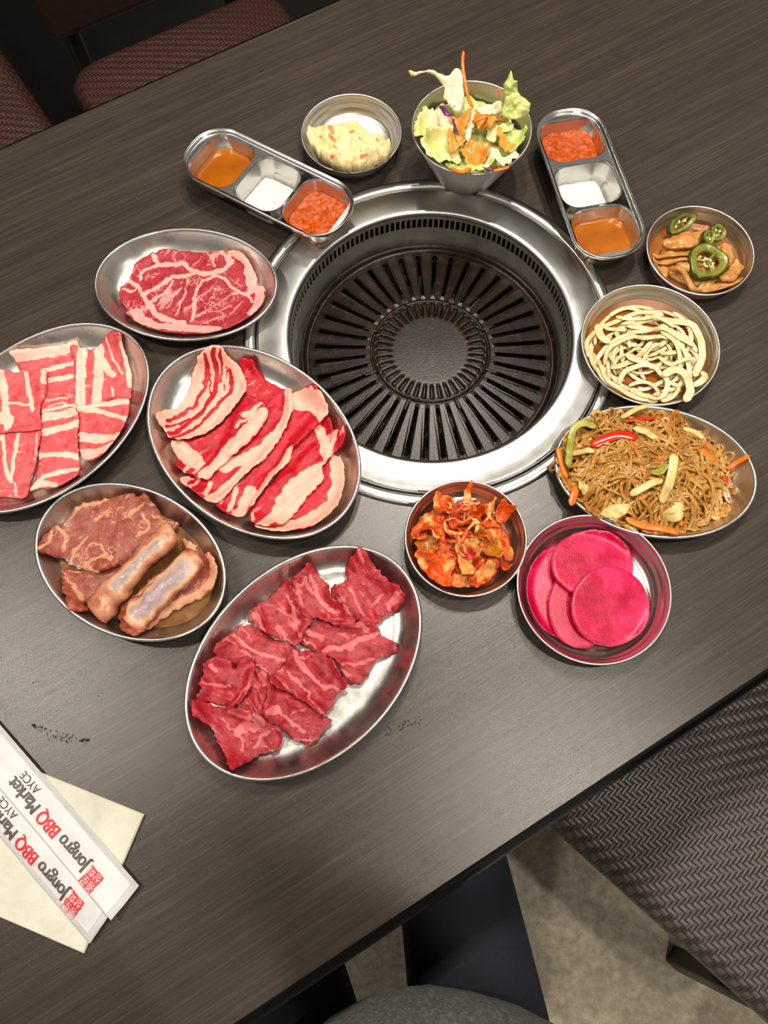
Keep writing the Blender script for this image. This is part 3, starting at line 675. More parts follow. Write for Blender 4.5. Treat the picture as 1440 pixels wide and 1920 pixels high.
# ------------------------------------------------------------------ meat: brisket
K = Crop(260, 640, 440/1440); z = 0.010
def bris(P, fat_, label, seed, base=0.0, lean=(), **k): return sheet('brisket_slice', K(P, z), M['brisket'], 0.0022, lines(K, fat_, z), lines(K, lean, z), base, label=label, cat='meat', group='brisket slices', soft=3, relief=0.0028, rfreq=42, seed=seed, jit=0.0009, edge_lift=0.003, streak=(0.75, 0.55), crease=0.0010, **k)
bris([(1250, 730), (1264, 850), (1240, 980), (1180, 1080), (1080, 1150), (950, 1185), (800, 1192), (720, 1140), (700, 1040), (820, 900), (960, 780), (1100, 640), (1200, 690)],
     [([(1225, 720), (1235, 870), (1190, 1000), (1080, 1100), (900, 1150), (760, 1165)], 105)], 'brisket slice lowest in the heap, with a broad cream fat rim at the near right', 21)
bris([(1080, 480), (1165, 480), (1200, 560), (1268, 560), (1262, 640), (1190, 705), (1130, 770), (1132, 850), (1040, 960), (930, 1090), (860, 1160), (790, 1168), (690, 1125), (705, 1040), (760, 940), (860, 800), (930, 660), (1020, 560)],
     [([(1110, 530), (1140, 620), (1150, 710)], 60), ([(1215, 570), (1170, 690)], 30), ([(1120, 780), (1010, 840), (940, 930), (860, 1050), (780, 1160)], 75), ([(1110, 880), (990, 990), (910, 1090)], 130), ([(700, 1080), (720, 1130)], 20), ([(1100, 790), (960, 870), (880, 990)], 60)], 'brisket slice with a frayed red tip pointing to the grill', 22)
bris([(925, 335), (1060, 315), (1110, 340), (1168, 450), (1150, 490), (1080, 540), (1040, 590), (950, 665), (930, 740), (830, 850), (740, 980), (705, 1035), (600, 1085), (480, 1020), (520, 950), (640, 850), (720, 760), (820, 640), (880, 560), (925, 460)],
     [([(940, 370), (1050, 370), (1120, 420), (1150, 470)], 115), ([(935, 690), (870, 790), (790, 890), (715, 1000)], 75), ([(600, 900), (560, 1050)], 26), ([(680, 920), (620, 1060)], 80), ([(520, 960), (500, 1010)], 20)], 'brisket slice with a cream flap along the far right of the heap', 23)
bris([(610, 165), (690, 140), (760, 220), (870, 285), (935, 300), (952, 380), (932, 480), (880, 580), (825, 665), (810, 700), (700, 790), (600, 880), (540, 960), (470, 1012), (300, 912), (285, 855), (400, 800), (500, 700), (560, 560), (640, 400), (650, 280)],
     [([(935, 320), (925, 440), (860, 570), (770, 660), (650, 720), (520, 765)], 85), ([(810, 690), (690, 800), (590, 890), (480, 1000)], 130), ([(440, 860), (420, 960)], 24), ([(370, 850), (340, 920)], 22), ([(300, 860), (300, 910)], 40)], 'broad red brisket slice across the middle of its heap with curved white edge', 24)
bris([(640, 345), (740, 365), (797, 420), (782, 500), (720, 585), (600, 700), (480, 800), (420, 862), (300, 822), (242, 770), (240, 720), (208, 620), (330, 600), (450, 550), (560, 450)],
     [([(770, 470), (660, 590), (550, 700), (430, 840)], 110), ([(225, 630), (290, 690), (350, 735)], 110), ([(640, 470), (760, 400)], 26), ([(600, 540), (720, 440)], 20), ([(320, 740), (290, 815)], 24), ([(400, 740), (350, 830)], 26)], 'brisket slice folded lengthwise just below the striped pink one', 25, folds=[(K([(760, 480), (560, 690)], z), 0.012, 0.003)])
bris([(400, 120), (470, 90), (520, 85), (560, 120), (610, 160), (640, 210), (669, 280), (640, 350), (560, 450), (460, 550), (340, 600), (215, 613), (150, 540), (124, 495), (150, 450), (240, 400), (300, 310), (350, 200)],
     [], 'pale pink brisket slice with thin red streaks, topmost at the far left', 26, base=1.0, lean=[([(430, 130), (405, 280), (330, 400), (180, 500)], 26), ([(480, 110), (470, 300), (390, 430), (200, 580)], 34), ([(560, 180), (575, 290), (480, 400), (330, 540), (220, 605)], 26), ([(520, 100), (500, 250)], 16), ([(440, 200), (430, 320)], 14), ([(300, 470), (180, 540)], 20), ([(540, 170), (520, 300)], 10)], folds=[(K([(600, 200), (560, 380)], z), 0.012, 0.003)])
# ------------------------------------------------------------------ meat: beef
K = Crop(330, 1000, 480/1440); z = 0.012
def beef(P, fat_, label, seed): return sheet('beef_slice', K(P, z), M['beef'], 0.0045, lines(K, fat_, z), label=label, cat='meat', group='beef slices', soft=3, relief=0.0050, rfreq=45, seed=seed, jit=0.0012, edge_lift=0.003, warp=0.0016, res=0.0013, streak=(random.uniform(-1.2, 0.4), 0.75), crease=0.0026)
beef([(1045, 105), (1100, 170), (1170, 250), (1278, 340), (1270, 385), (1210, 440), (1130, 500), (1070, 505), (1000, 470), (940, 420), (870, 340), (880, 290), (950, 250), (965, 180)],
     [([(1250, 350), (1200, 410)], 34), ([(1040, 130), (1060, 180)], 18), ([(930, 260), (980, 340), (1060, 460)], 8), ([(1100, 400), (1180, 330)], 9)], 'beef slice at the far right tip of its heap, by the kimchi bowl', 31)
beef([(800, 480), (900, 510), (1050, 500), (1140, 520), (1160, 570), (1242, 630), (1200, 680), (1120, 720), (1080, 800), (1010, 850), (950, 830), (900, 720), (830, 690), (760, 660), (690, 590), (720, 540)],
     [([(830, 690), (860, 640), (960, 640), (1050, 590), (1130, 560)], 26), ([(930, 740), (1020, 730), (1120, 690)], 14), ([(720, 600), (790, 640)], 12), ([(1000, 510), (1080, 530)], 30)], 'beef slice on the right side of its heap, over the bare steel', 32)
beef([(760, 172), (800, 230), (860, 290), (880, 360), (960, 420), (1010, 500), (1000, 540), (900, 520), (820, 480), (720, 470), (660, 390), (650, 280), (700, 220)],
     [([(760, 240), (790, 350), (850, 420), (920, 440)], 22), ([(680, 300), (740, 260)], 10), ([(850, 460), (980, 500)], 12)], 'beef slice with a pointed far tip, second from the kimchi bowl', 33)
beef([(400, 505), (450, 510), (520, 570), (650, 620), (685, 665), (610, 735), (530, 812), (470, 770), (400, 700), (320, 740), (240, 705), (220, 650), (280, 590), (350, 530)],
     [([(330, 570), (390, 640), (520, 690), (620, 710)], 18), ([(360, 530), (420, 600)], 9), ([(450, 740), (530, 790)], 10)], 'beef slice on the left side of its heap, nearest the rib plate', 34)
beef([(560, 320), (640, 263), (655, 330), (680, 420), (770, 480), (720, 560), (690, 625), (600, 600), (500, 560), (415, 480), (408, 455), (470, 395), (520, 370)],
     [([(440, 450), (480, 520), (500, 555)], 18), ([(560, 420), (660, 470), (740, 500)], 8), ([(480, 410), (560, 390)], 6)], 'smooth dark beef slice at the far left of its heap', 35)
beef([(430, 770), (530, 800), (520, 950), (490, 1060), (350, 990), (390, 900)], [([(470, 790), (500, 850)], 30)], 'small beef slice half hidden at the centre left of its heap', 36)
beef([(190, 720), (300, 705), (325, 760), (385, 695), (430, 710), (442, 800), (420, 870), (330, 982), (240, 960), (130, 940), (140, 880), (160, 790)],
     [([(165, 850), (240, 855), (305, 870)], 14), ([(320, 960), (370, 910), (425, 850)], 16), ([(195, 750), (220, 770)], 30)], 'beef slice with a raised fold at the left rim of its plate', 37)
beef([(530, 810), (560, 860), (700, 930), (830, 1020), (872, 1050), (820, 1110), (780, 1160), (720, 1188), (640, 1140), (560, 1080), (480, 1050), (500, 950)],
     [([(540, 980), (590, 1000), (640, 1060), (720, 1110)], 16), ([(690, 1170), (740, 1160)], 16), ([(530, 1000), (560, 990)], 34)], 'beef slice at the near right of its heap', 38)
beef([(108, 945), (200, 960), (330, 985), (450, 1010), (540, 1080), (592, 1130), (570, 1210), (470, 1240), (400, 1290), (340, 1328), (290, 1270), (240, 1190), (200, 1100), (120, 1040)],
     [([(350, 1110), (400, 1080), (430, 1100)], 46), ([(300, 1010), (420, 1040)], 18), ([(440, 1200), (520, 1110)], 16), ([(250, 1040), (300, 1100)], 10)], 'wide beef slice lowest in the picture with a pale fat patch', 39)
beef([(660, 658), (720, 660), (860, 700), (900, 760), (965, 850), (900, 910), (860, 1000), (820, 1022), (740, 960), (640, 900), (560, 850), (545, 800), (600, 740)],
     [([(670, 670), (720, 760), (820, 860), (920, 880)], 20), ([(640, 780), (740, 900), (830, 1010)], 12), ([(700, 700), (760, 690)], 12), ([(560, 800), (640, 880), (680, 920)], 9)], 'beef slice on top at the centre of its heap, crossed by a pale seam', 40)
# ------------------------------------------------------------------ meat: marinated ribs
K = Crop(50, 890, 400/1440); z = 0.010
rc = (-0.2282, 0.1948); ra = math.radians(149.6)
t = NT('rib_marinade'); t.l(t.ramp(t.noise(60, 3), [(0.3, (92, 58, 30)), (0.7, (138, 98, 58))]), t.p.inputs['Base Color']); t.set(Roughness=0.12, Coat_Weight=0.5); t.p.inputs['Alpha'].default_value = 1.0; t.bump(t.noise(300, 2), 0.05); M['marinade'] = t.m
zl = 0.0052
L = [ellipse(0.0940, 0.0665, 0.0155, zl), ellipse(0.0940, 0.0665, 0.030, zl+0.0002)]
L.append(np.c_[L[1][:, :2]*0.02, np.full(120, zl+0.0002)]); V, Fc = rings(L, False, True)
V = np.c_[V[:, 0]*math.cos(ra)-V[:, 1]*math.sin(ra)+rc[0], V[:, 0]*math.sin(ra)+V[:, 1]*math.cos(ra)+rc[1], V[:, 2]]
tag(mesh_obj('marinade', V, Fc, M['marinade']), 'thin brown marinade pooled under the ribs', 'marinade')
sl, X, Y = gxy(rc[0]-.1, rc[0]+.1, rc[1]-.1, rc[1]+.1); HF[sl] = np.where(inside(X, Y, V[:120, :2]), np.maximum(HF[sl], zl), HF[sl])
sheet('rib_meat', K([(255, 640), (450, 650), (600, 600), (660, 590), (600, 720), (470, 830), (400, 880), (440, 930), (330, 935), (290, 840), (262, 780), (248, 700)], z), M['ribmeat'], 0.006, lines(K, [([(300, 640), (420, 650), (520, 680)], 20), ([(330, 760), (380, 840)], 30), ([(270, 700), (320, 740)], 16)], z), label='small marinated meat flap at the left foot of the rib bones', cat='meat', relief=0.003, rfreq=60, seed=52, jit=0.001, group='marinated rib pieces')
sheet('rib_meat', K([(270, 330), (340, 240), (430, 205), (560, 175), (700, 153), (790, 180), (820, 162), (880, 220), (920, 290), (1022, 330), (1010, 380), (900, 440), (800, 500), (700, 590), (600, 640), (500, 685), (400, 640), (300, 615), (280, 570), (200, 560), (130, 545), (122, 500), (180, 400), (220, 350)], z), M['ribmeat'], 0.010, streak=(0.7, 0.8), crease=0.0016, fat=
      lines(K, [([(270, 330), (380, 235), (560, 180)], 22), ([(300, 600), (340, 520), (420, 440)], 16), ([(360, 600), (440, 500), (520, 470)], 10), ([(400, 620), (520, 560), (590, 580)], 26), ([(520, 480), (560, 560), (590, 600)], 18), ([(800, 290), (840, 380), (760, 440)], 18), ([(230, 360), (290, 440), (260, 520)], 26), ([(640, 330), (700, 300), (760, 310)], 8), ([(860, 280), (930, 330), (1000, 340)], 12), ([(310, 640), (420, 630), (510, 680)], 18), ([(130, 530), (190, 470), (200, 400)], 20), ([(450, 300), (560, 260), (640, 200)], 7)], z), label='wide slab of marinated rib meat at the far side of its plate', cat='meat', relief=0.004, rfreq=40, seed=51, jit=0.001, soft=5, group='marinated rib pieces')
def bone(path, zs, wd, ht, label, seed, pale=1.0, nseg=20):
    P2 = K(path, 0.016); Q = catmull(np.c_[P2, zs], 8); Q = resample(Q, 0.002); N = len(Q)
    q = np.linspace(0, 1, N); W = np.interp(q, np.linspace(0, 1, len(wd)), wd)/2; Hh = np.interp(q, np.linspace(0, 1, len(ht)), ht)/2
    V, Fc = sweep(Q, W, Hh, nseg, 0.75)
    n1 = fbm(V[:, 0]*75+V[:, 2]*60, V[:, 1]*75, seed, 4)-0.5
    C = np.repeat(Q, nseg, 0); Dv = V-C; V = C+Dv*(1+0.75*n1)[:, None]
    ang = np.tile(np.linspace(0, 2*np.pi, nseg, endpoint=False), N)
    top = np.clip(np.sin(ang)*1.3-0.15, 0, 1); qq = np.repeat(q, nseg)
    st_ = np.exp(-((ang-1.75)/.38)**2)*sstep(fbm(qq*7, qq*0+seed, seed, 2), .30, .55)
    fatv = np.clip(0.10+0.22*top+0.8*st_*sstep(qq, .08, .2)*(1-sstep(qq, .8, .95))+0.5*n1, 0, 1) if pale < 1 else np.clip(0.25*top+np.clip(np.sin(ang)*1.5-0.55, 0, 1)*0.8*sstep(qq, 0.03, 0.16)*(1-sstep(qq, 0.86, 0.98))+0.9*n1*top, 0, 1)
    o = mesh_obj('rib_bone', V, Fc, M['bone'], attr=np.c_[fatv, fatv, fatv])
    return tag(o, label, 'bone', 'rib bones')
sheet('rib_meat', K([(640, 880), (760, 770), (900, 650), (1040, 540), (1060, 430), (1130, 470), (1160, 520), (1240, 540), (1290, 600), (1295, 700), (1240, 790), (1100, 860), (960, 940), (860, 1010), (800, 1060), (780, 1105), (700, 1090), (640, 1000), (610, 940)], z), M['ribmeat'], 0.007, lines(K, [([(1240, 540), (1280, 620), (1270, 720), (1160, 820), (1000, 900), (800, 1040)], 60), ([(1060, 440), (1130, 490)], 50), ([(640, 900), (800, 780), (960, 640)], 26)], z), base=0.25, label='pale fatty meat edge wrapped around the nearer rib bone', cat='meat', relief=0.003, rfreq=60, seed=53, jit=0.0014, group='marinated rib pieces')
bone([(1010, 400), (920, 460), (800, 570), (660, 720), (540, 850), (450, 930)], [.021, .022, .022, .020, .017, .015], [.020, .026, .020, .022, .026, .031], [.014, .018, .016, .017, .018, .014], 'rounded rib bone in the middle of the rib plate', 61, 0.5)
bone([(1170, 560), (1100, 620), (1000, 720), (880, 830), (770, 930), (690, 1010)], [.022, .022, .021, .019, .017, .016], [.024, .027, .025, .025, .028, .026], [.012, .013, .013, .013, .013, .012], 'flat pale rib bone nearest the rim of the rib plate', 62)
# ------------------------------------------------------------------ pink radish
K = Crop(740, 880, 540/1440)
t = NT('pickled_pink_radish')
tc = t.coord(); sx = t.n('ShaderNodeSeparateXYZ'); t.l(tc, sx.inputs[0])
an = t.math('ARCTAN2', sx.outputs[1], sx.outputs[0]); rr = t.math('SQRT', t.math('ADD', t.math('MULTIPLY', sx.outputs[0], sx.outputs[0]), t.math('MULTIPLY', sx.outputs[1], sx.outputs[1])))
cv = t.n('ShaderNodeCombineXYZ'); t.l(t.math('MULTIPLY', an, 30.0), cv.inputs[0]); t.l(t.math('MULTIPLY', rr, 120.0), cv.inputs[1])
ray = t.noise(1.0, 3, 0.6, cv.outputs[0]); bl = t.noise(45, 3, 0.6)
fac = t.math('ADD', t.math('MULTIPLY', bl, 0.75), t.math('MULTIPLY', ray, 0.25))
t.l(t.ramp(fac, [(0.36, (160, 0, 44)), (0.50, (196, 6, 68)), (0.66, (220, 48, 104))]), t.p.inputs['Base Color'])
t.set(Roughness=0.30, Subsurface_Weight=0.15, Subsurface_Radius=(0.006, 0.001, 0.002), Subsurface_Scale=0.5); t.bump(t.math('ADD', t.noise(900, 2), t.math('MULTIPLY', ray, 0.3)), 0.35, 0.0008); M['radish'] = t.m
for (cx, cy, rx, ry, lab, sd, zz) in [(850, 610, 200, 235, 'pink radish slice lowest in the stack, showing at the left', 71, .005), (930, 690, 168, 205, 'pink radish slice showing as a crescent between two others', 72, .007), (985, 480, 212, 172, 'pink radish slice at the far side of its stack', 73, .009), (1075, 690, 207, 193, 'front pink radish slice lying on top of the stack', 74, .012)]:
    a = np.linspace(0, 2*np.pi, 26, endpoint=False)
    sheet('radish_slice', K(np.c_[cx+rx*np.cos(a), cy+ry*np.sin(a)], zz), M['radish'], 0.0024, label=lab, cat='radish', group='pink radish slices', soft=6, relief=0.0008, rfreq=25, seed=sd, jit=0.0003, res=0.0015, stiff=True)

# ------------------------------------------------------------------ potato salad
def guard(c, R_, h_):
    """while a bowl is filled, food that crosses its rim lies on the rim instead of falling outside"""
    keep = HF.copy(); sl, X, Y = gxy(c[0]-R_-.04, c[0]+R_+.04, c[1]-R_-.04, c[1]+R_+.04)
    HF[sl] = np.where(np.hypot(X-c[0], Y-c[1]) > R_-.0005, h_+.0012, HF[sl]); return keep
hk = guard(BC['potato'], .0538, .0225)
K = Crop(320, 160, 460/1440); z = 0.027
M['potato'] = meat('potato_salad', (218, 192, 132), (238, 222, 172), (222, 138, 84), marb=0.0, rough=0.38, bump=0.7)
def bits(x, y): return x*0
P = K([(808, 230), (870, 208), (930, 200), (960, 175), (1010, 198), (1100, 200), (1180, 238), (1250, 262), (1272, 330), (1292, 400), (1270, 450), (1210, 490), (1130, 515), (1040, 520), (950, 502), (880, 462), (850, 420), (830, 360), (804, 300)], z)
fl = [(K([(x, y), (x+dx, y+dy)], z), K.m(w_)) for x, y, dx, dy, w_ in [(940, 280, 12, 30, 26), (940, 330, 20, 8, 28), (1050, 295, 30, 4, 18), (1110, 400, 40, -6, 18), (1205, 320, 6, 20, 22), (1130, 340, 14, 8, 16), (1120, 490, 30, -6, 16), (960, 390, 14, 10, 18), (930, 210, 16, -6, 20), (1210, 440, 12, -20, 16), (1100, 330, 10, 20, 14), (1235, 365, 10, 10, 14), (880, 300, 6, 20, 12), (1000, 450, 16, 6, 12), (950, 490, 14, 4, 14), (1180, 250, 20, 10, 14)]]
sheet('potato_salad', P, M['potato'], 0.023, fl, label='creamy yellow potato salad mound with orange carrot bits', cat='potato salad', relief=0.010, rfreq=85, seed=81, jit=0.0008, soft=2, warp=0.001, res=0.0012, lift=.004)
HF = hk
# ------------------------------------------------------------------ generic pieces traced from the photo that stand up out of a heap
def traced(name, cr, P, zf, mat, th=0.0012, bulge=0.003, seed=0, res=9, label=None, cat=None, group=None, ruff=0.0, attr=None):
    """leaf with outline P in crop pixels; zf(px, py) gives its real height above the table"""
    P = np.asarray(P, float)
    if np.sum(P[:, 0]*np.roll(P[:, 1], -1)-np.roll(P[:, 0], -1)*P[:, 1]) < 0: P = P[::-1]
    B = resample(np.vstack([catmull(P, 6, True), P[:1]]), res)[:-1]
    B = B+(np.stack([vnoise(B[:, 0]*.06, B[:, 1]*.06, seed), vnoise(B[:, 0]*.06, B[:, 1]*.06, seed+1)], 1)-0.5)*res*0.9
    mn, mx = B.min(0), B.max(0)
    gx, gy = np.meshgrid(np.arange(mn[0], mx[0], res), np.arange(mn[1], mx[1], res))
    gi = inside(gx, gy, B) & (dist_poly(gx, gy, B, True) > res*.6)
    vo, eo, fo, *_ = MG.delaunay_2d_cdt([Vector(p) for p in np.vstack([B, np.c_[gx[gi], gy[gi]]])], [], [list(range(len(B)))], 1, 1e-6)
    V2 = np.array([(v.x, v.y) for v in vo]); d = dist_poly(V2[:, 0], V2[:, 1], B, True)
    zz = zf(V2[:, 0], V2[:, 1])+ruff*(fbm(V2[:, 0]*.010, V2[:, 1]*.010, seed+4, 3)-.5)*2+bulge*np.sqrt(np.clip(d/(d.max()+1e-6), 0, 1))
    V = np.array([np.r_[at(cr.a[0]+p[0]*cr.a[2], cr.a[1]+p[1]*cr.a[2], q), q] for p, q in zip(V2, zz)])
    n = len(V); tri = [tuple(f)[::-1] for f in fo]; cnt = set(e for a, b, c in tri for e in ((a, b), (b, c), (c, a)))
    Fc = list(tri)+[(c+n, b+n, a+n) for a, b, c in tri]+[(b, a, a+n, b+n) for a, b in cnt if (b, a) not in cnt]
    W = V.copy(); W[:, 2] -= th*0.6; W[:, 1] += th*0.6
    fv = np.zeros(n) if attr is None else attr(V2[:, 0], V2[:, 1])
    o = mesh_obj(name, np.vstack([V, W]), Fc, mat, attr=np.vstack([np.c_[fv, fv, fv]]*2)); fix_normals(o)
    return tag(o, label, cat, group)
def leafmat(name, c0, c1, c2, rough=0.35, veins=0.4):
    t = NT(name)
    n1 = t.noise(55, 4, 0.6); at_ = t.n('ShaderNodeAttribute', attribute_name='Col'); sp = t.n('ShaderNodeSeparateColor'); t.l(at_.outputs['Color'], sp.inputs[0])
    c = t.ramp(n1, [(0.3, c0), (0.5, c1), (0.7, c2)])
    t.l(t.mix(sp.outputs[0], c, lin((240, 232, 196))), t.p.inputs['Base Color']); t.set(Roughness=rough, Subsurface_Weight=0.2, Subsurface_Radius=(0.003, 0.004, 0.001), Subsurface_Scale=0.5)
    t.bump(t.math('ADD', t.noise(160, 4, 0.6), t.math('MULTIPLY', t.noise(500, 2), 0.3)), 0.45, 0.002); return t.m
M['lettuce'] = leafmat('yellow_green_lettuce', (190, 194, 104), (224, 218, 146), (240, 232, 182))
M['lettuce_green'] = leafmat('green_lettuce', (146, 166, 76), (190, 200, 116), (218, 218, 152))
M['lettuce_pale'] = leafmat('pale_lettuce', (206, 206, 150), (232, 222, 184), (240, 226, 200))
M['carrot'] = plain('raw_carrot', (214, 92, 10), (240, 130, 24), 0.32, 140, 0.3, 400, sss=0.15)
M['purple'] = plain('purple_cabbage', (70, 14, 70), (124, 40, 110), 0.35, 90, 0.2)
M['dressing'] = plain('orange_dressing', (214, 128, 34), (236, 178, 84), 0.16, 160, 0.35, 260)
M['dressing'].node_tree.nodes['Principled BSDF'].inputs['Alpha'].default_value = 0.78
K = Crop(740, 80, 300/1440); z = 0.068
sl, X, Y = gxy(BC['cup'][0]-.06, BC['cup'][0]+.06, BC['cup'][1]-.06, BC['cup'][1]+.06)
rr_ = np.hypot(X-BC['cup'][0], Y-BC['cup'][1])
CUPH = 0.054
a = np.linspace(0, 2*np.pi, 22, endpoint=False)
HF_keep = HF.copy(); slx, X, Y = gxy(BC['cup'][0]-.1, BC['cup'][0]+.1, BC['cup'][1]-.1, BC['cup'][1]+.1)
rr_ = np.hypot(X-BC['cup'][0], Y-BC['cup'][1]); HF[slx] = np.where(rr_ < 0.0545, np.maximum(HF[slx], CUPH-0.005), 0.0655)
def let(P, mat, label, seed, th=0.0014, relief=0.010, zz=z, rf=55, name='lettuce_leaf', cat='lettuce', group='lettuce leaves in the cup', lift=0.0):
    return sheet(name, K(P, zz), M[mat], th, label=label, cat=cat, group=group, relief=relief, rfreq=rf, seed=seed, jit=0.0016, soft=3, edge_lift=0.006, res=0.0013, lift=lift)
sheet('lettuce_leaf', np.c_[BC['cup'][0]+.0485*np.cos(a), BC['cup'][1]+.0485*np.sin(a)], M['lettuce_green'], 0.002, label='green lettuce bed filling the steel cup under the other leaves', cat='lettuce', group='lettuce leaves in the cup', relief=0.008, rfreq=60, seed=90, soft=2, res=0.0016)
let([(460, 1085), (600, 1075), (760, 1120), (880, 1125), (800, 1180), (600, 1170), (500, 1150)], 'lettuce_green', 'green lettuce shred along the near rim of the cup', 91)
let([(195, 710), (260, 600), (350, 572), (372, 640), (330, 760), (260, 870), (215, 890), (180, 840)], 'lettuce', 'curled yellow-green lettuce leaf at the left rim of the cup', 92)
let([(900, 760), (1000, 740), (1060, 700), (1110, 720), (1172, 745), (1178, 830), (1110, 945), (1040, 960), (960, 900)], 'lettuce_green', 'green lettuce leaf at the right rim of the cup', 93)
let([(390, 560), (440, 522), (530, 600), (540, 700), (490, 800), (380, 840), (290, 860), (350, 720), (372, 640)], 'lettuce_pale', 'pale lettuce leaf left of the centre beside the purple shred', 94)
let([(680, 630), (740, 545), (840, 492), (962, 490), (972, 560), (900, 580), (820, 640), (720, 690)], 'lettuce_pale', 'pale curled lettuce leaf below the bare steel at the back of the cup', 95)
let([(238, 930), (300, 850), (450, 800), (530, 840), (590, 930), (610, 990), (560, 1070), (450, 1105), (340, 1065), (262, 1010)], 'lettuce', 'large yellow lettuce leaf at the near left of the cup', 96, relief=0.012)
let([(610, 650), (700, 630), (720, 740), (660, 860), (610, 800)], 'lettuce_pale', 'small white lettuce piece in the middle of the salad', 97)
let([(820, 1000), (900, 935), (965, 980), (940, 1050), (870, 1095), (800, 1070)], 'lettuce_pale', 'white lettuce piece with dressing at its edge, near right', 98)
let([(900, 1100), (980, 1030), (1095, 985), (1095, 1060), (1035, 1115), (920, 1135)], 'lettuce_pale', 'pale lettuce rib tucked against the near right rim of the cup', 99)
let([(840, 720), (940, 690), (1060, 700), (1050, 770), (960, 800), (900, 860), (830, 830)], 'lettuce', 'yellow lettuce leaf under the right patch of dressing', 100)
for i, (P, lab) in enumerate([([(500, 640), (600, 612), (685, 650), (660, 740), (610, 850), (560, 800), (540, 720)], 'orange dressing streak beside the purple cabbage shred'), ([(700, 700), (760, 660), (840, 640), (1005, 592), (1018, 660), (930, 710), (860, 810), (780, 770)], 'orange dressing patch below the upright green leaf'),
        ([(640, 880), (760, 850), (860, 900), (850, 990), (780, 1090), (670, 1060), (620, 960)], 'broad orange dressing pool at the centre front of the salad'), ([(930, 800), (1010, 850), (1085, 950), (1020, 1000), (950, 930)], 'orange dressing drip toward the right rim of the cup'), ([(490, 830), (630, 880), (570, 940), (500, 970)], 'small orange dressing smear on the near left leaf')]):
    let(P, 'dressing', lab, 110+i, 0.0022, 0.004, name='salad_dressing', cat='dressing', group='salad dressing patches', rf=90)
HF = HF_keep
traced('lettuce_leaf', K, [(565, 640), (520, 600), (470, 530), (438, 495), (450, 420), (410, 350), (350, 292), (270, 268), (160, 302), (128, 245), (200, 262), (330, 243), (400, 275), (480, 300), (520, 250), (570, 228), (610, 270), (635, 330), (637, 430), (612, 560), (590, 620)],
       lambda x, y: np.interp(y, [230, 640], [0.092, 0.070])-np.clip((430-x)/300, 0, 1)*0.012, M['lettuce_pale'], 0.0016, 0.002, 120, 10, 'pale lettuce leaf with a long curling tail rising at the back of the cup', 'lettuce', 'lettuce leaves in the cup', 0.003)
traced('lettuce_leaf', K, [(955, 640), (990, 510), (978, 392), (1010, 330), (1047, 252), (1070, 330), (1106, 350), (1112, 450), (1200, 520), (1222, 560), (1195, 645), (1100, 690), (1010, 680)],
       lambda x, y: np.interp(y, [250, 690], [0.105, 0.070]), M['lettuce_green'], 0.0014, 0.003, 121, 10, 'upright green lettuce leaf at the back right of the cup', 'lettuce', 'lettuce leaves in the cup', 0.004)
def stick(name, cr, P, zs, wd, ht, mat, label, cat, group=None, n=6):
    zz = np.interp(np.linspace(0, 1, len(P)), np.linspace(0, 1, len(zs)), zs)
    Q = np.array([np.r_[at(cr.a[0]+p[0]*cr.a[2], cr.a[1]+p[1]*cr.a[2], h), h] for p, h in zip(P, zz)])
    return tag(mesh_obj(name, *sweep(resample(catmull(Q, 5), 0.002), wd/2, ht/2, n, 0.35), M[mat]), label, cat, group)
cg = 'carrot shreds in the salad'
stick('carrot_shred', K, [(620, 72), (612, 200), (640, 380), (665, 500), (705, 585)], [.100, .074], .0036, .0020, 'carrot', 'longest carrot shred, sticking up from the back of the salad', 'carrot', cg)
stick('carrot_shred', K, [(945, 398), (935, 500)], [.080, .074], .0026, .0018, 'carrot', 'carrot shred tip beside the upright green leaf', 'carrot', cg)
stick('carrot_shred', K, [(500, 1130), (600, 1165), (690, 1130)], [.072, .074, .073], .0045, .0030, 'carrot', 'carrot shred at the near rim of the cup, left', 'carrot', cg)
stick('carrot_shred', K, [(870, 1160), (950, 1140), (1032, 1120)], [.072, .073, .073], .0040, .0028, 'carrot', 'carrot shred at the near rim of the cup, right', 'carrot', cg)
stick('carrot_shred', K, [(695, 715), (770, 680), (845, 650)], [.076, .079, .080], .0060, .0030, 'carrot', 'wide carrot shred in the middle of the salad', 'carrot', cg)
stick('cabbage_shred', K, [(402, 575), (440, 590), (470, 640), (510, 650)], [.080, .081, .080], .0062, .0020, 'purple', 'purple cabbage shred beside the pale tall leaf', 'cabbage')
stick('cabbage_shred', K, [(782, 1115), (840, 1135), (890, 1145)], [.073, .074], .0040, .0020, 'purple', 'purple cabbage shred at the near rim of the cup', 'cabbage')
stick('cabbage_shred', K, [(520, 680), (545, 750), (575, 830)], [.078, .078], .0018, .0014, 'purple', 'thin purple cabbage shred running down the salad', 'cabbage')
# ------------------------------------------------------------------ pickles
K = Crop(1200, 370, 230/1440)
def pool(name, c, r, zl, c0, c1, label):
    M[name] = liquid(name+'_liquid', c0, c1, 0.08)
    a = circ(r, zl, 48, c); V, Fc = rings([circ(r, zl-0.0006, 48, c), a, circ(r*.5, zl, 48, c), circ(r*.01, zl, 48, c)], True, True)
    tag(mesh_obj(name, V, Fc, M[name]), label, 'liquid')
    sl, X, Y = gxy(c[0]-r, c[0]+r, c[1]-r, c[1]+r); HF[sl] = np.where(np.hypot(X-c[0], Y-c[1]) < r, np.maximum(HF[sl], zl), HF[sl])
pool('pickle_brine', BC['jal'], .0480, .0050, (120, 66, 16), (160, 96, 30), 'brown pickle brine in the bottom of the pepper bowl')
pool('onion_sauce', BC['onion'], .0606, .0085, (118, 58, 14), (160, 90, 28), 'amber soy sauce under the onion strips')
hk = guard(BC['jal'], .0538, .0225)
M['pickle'] = plain('soy_pickled_radish', (164, 102, 40), (214, 160, 92), 0.22, 70, 0.25, 200, sss=0.2)
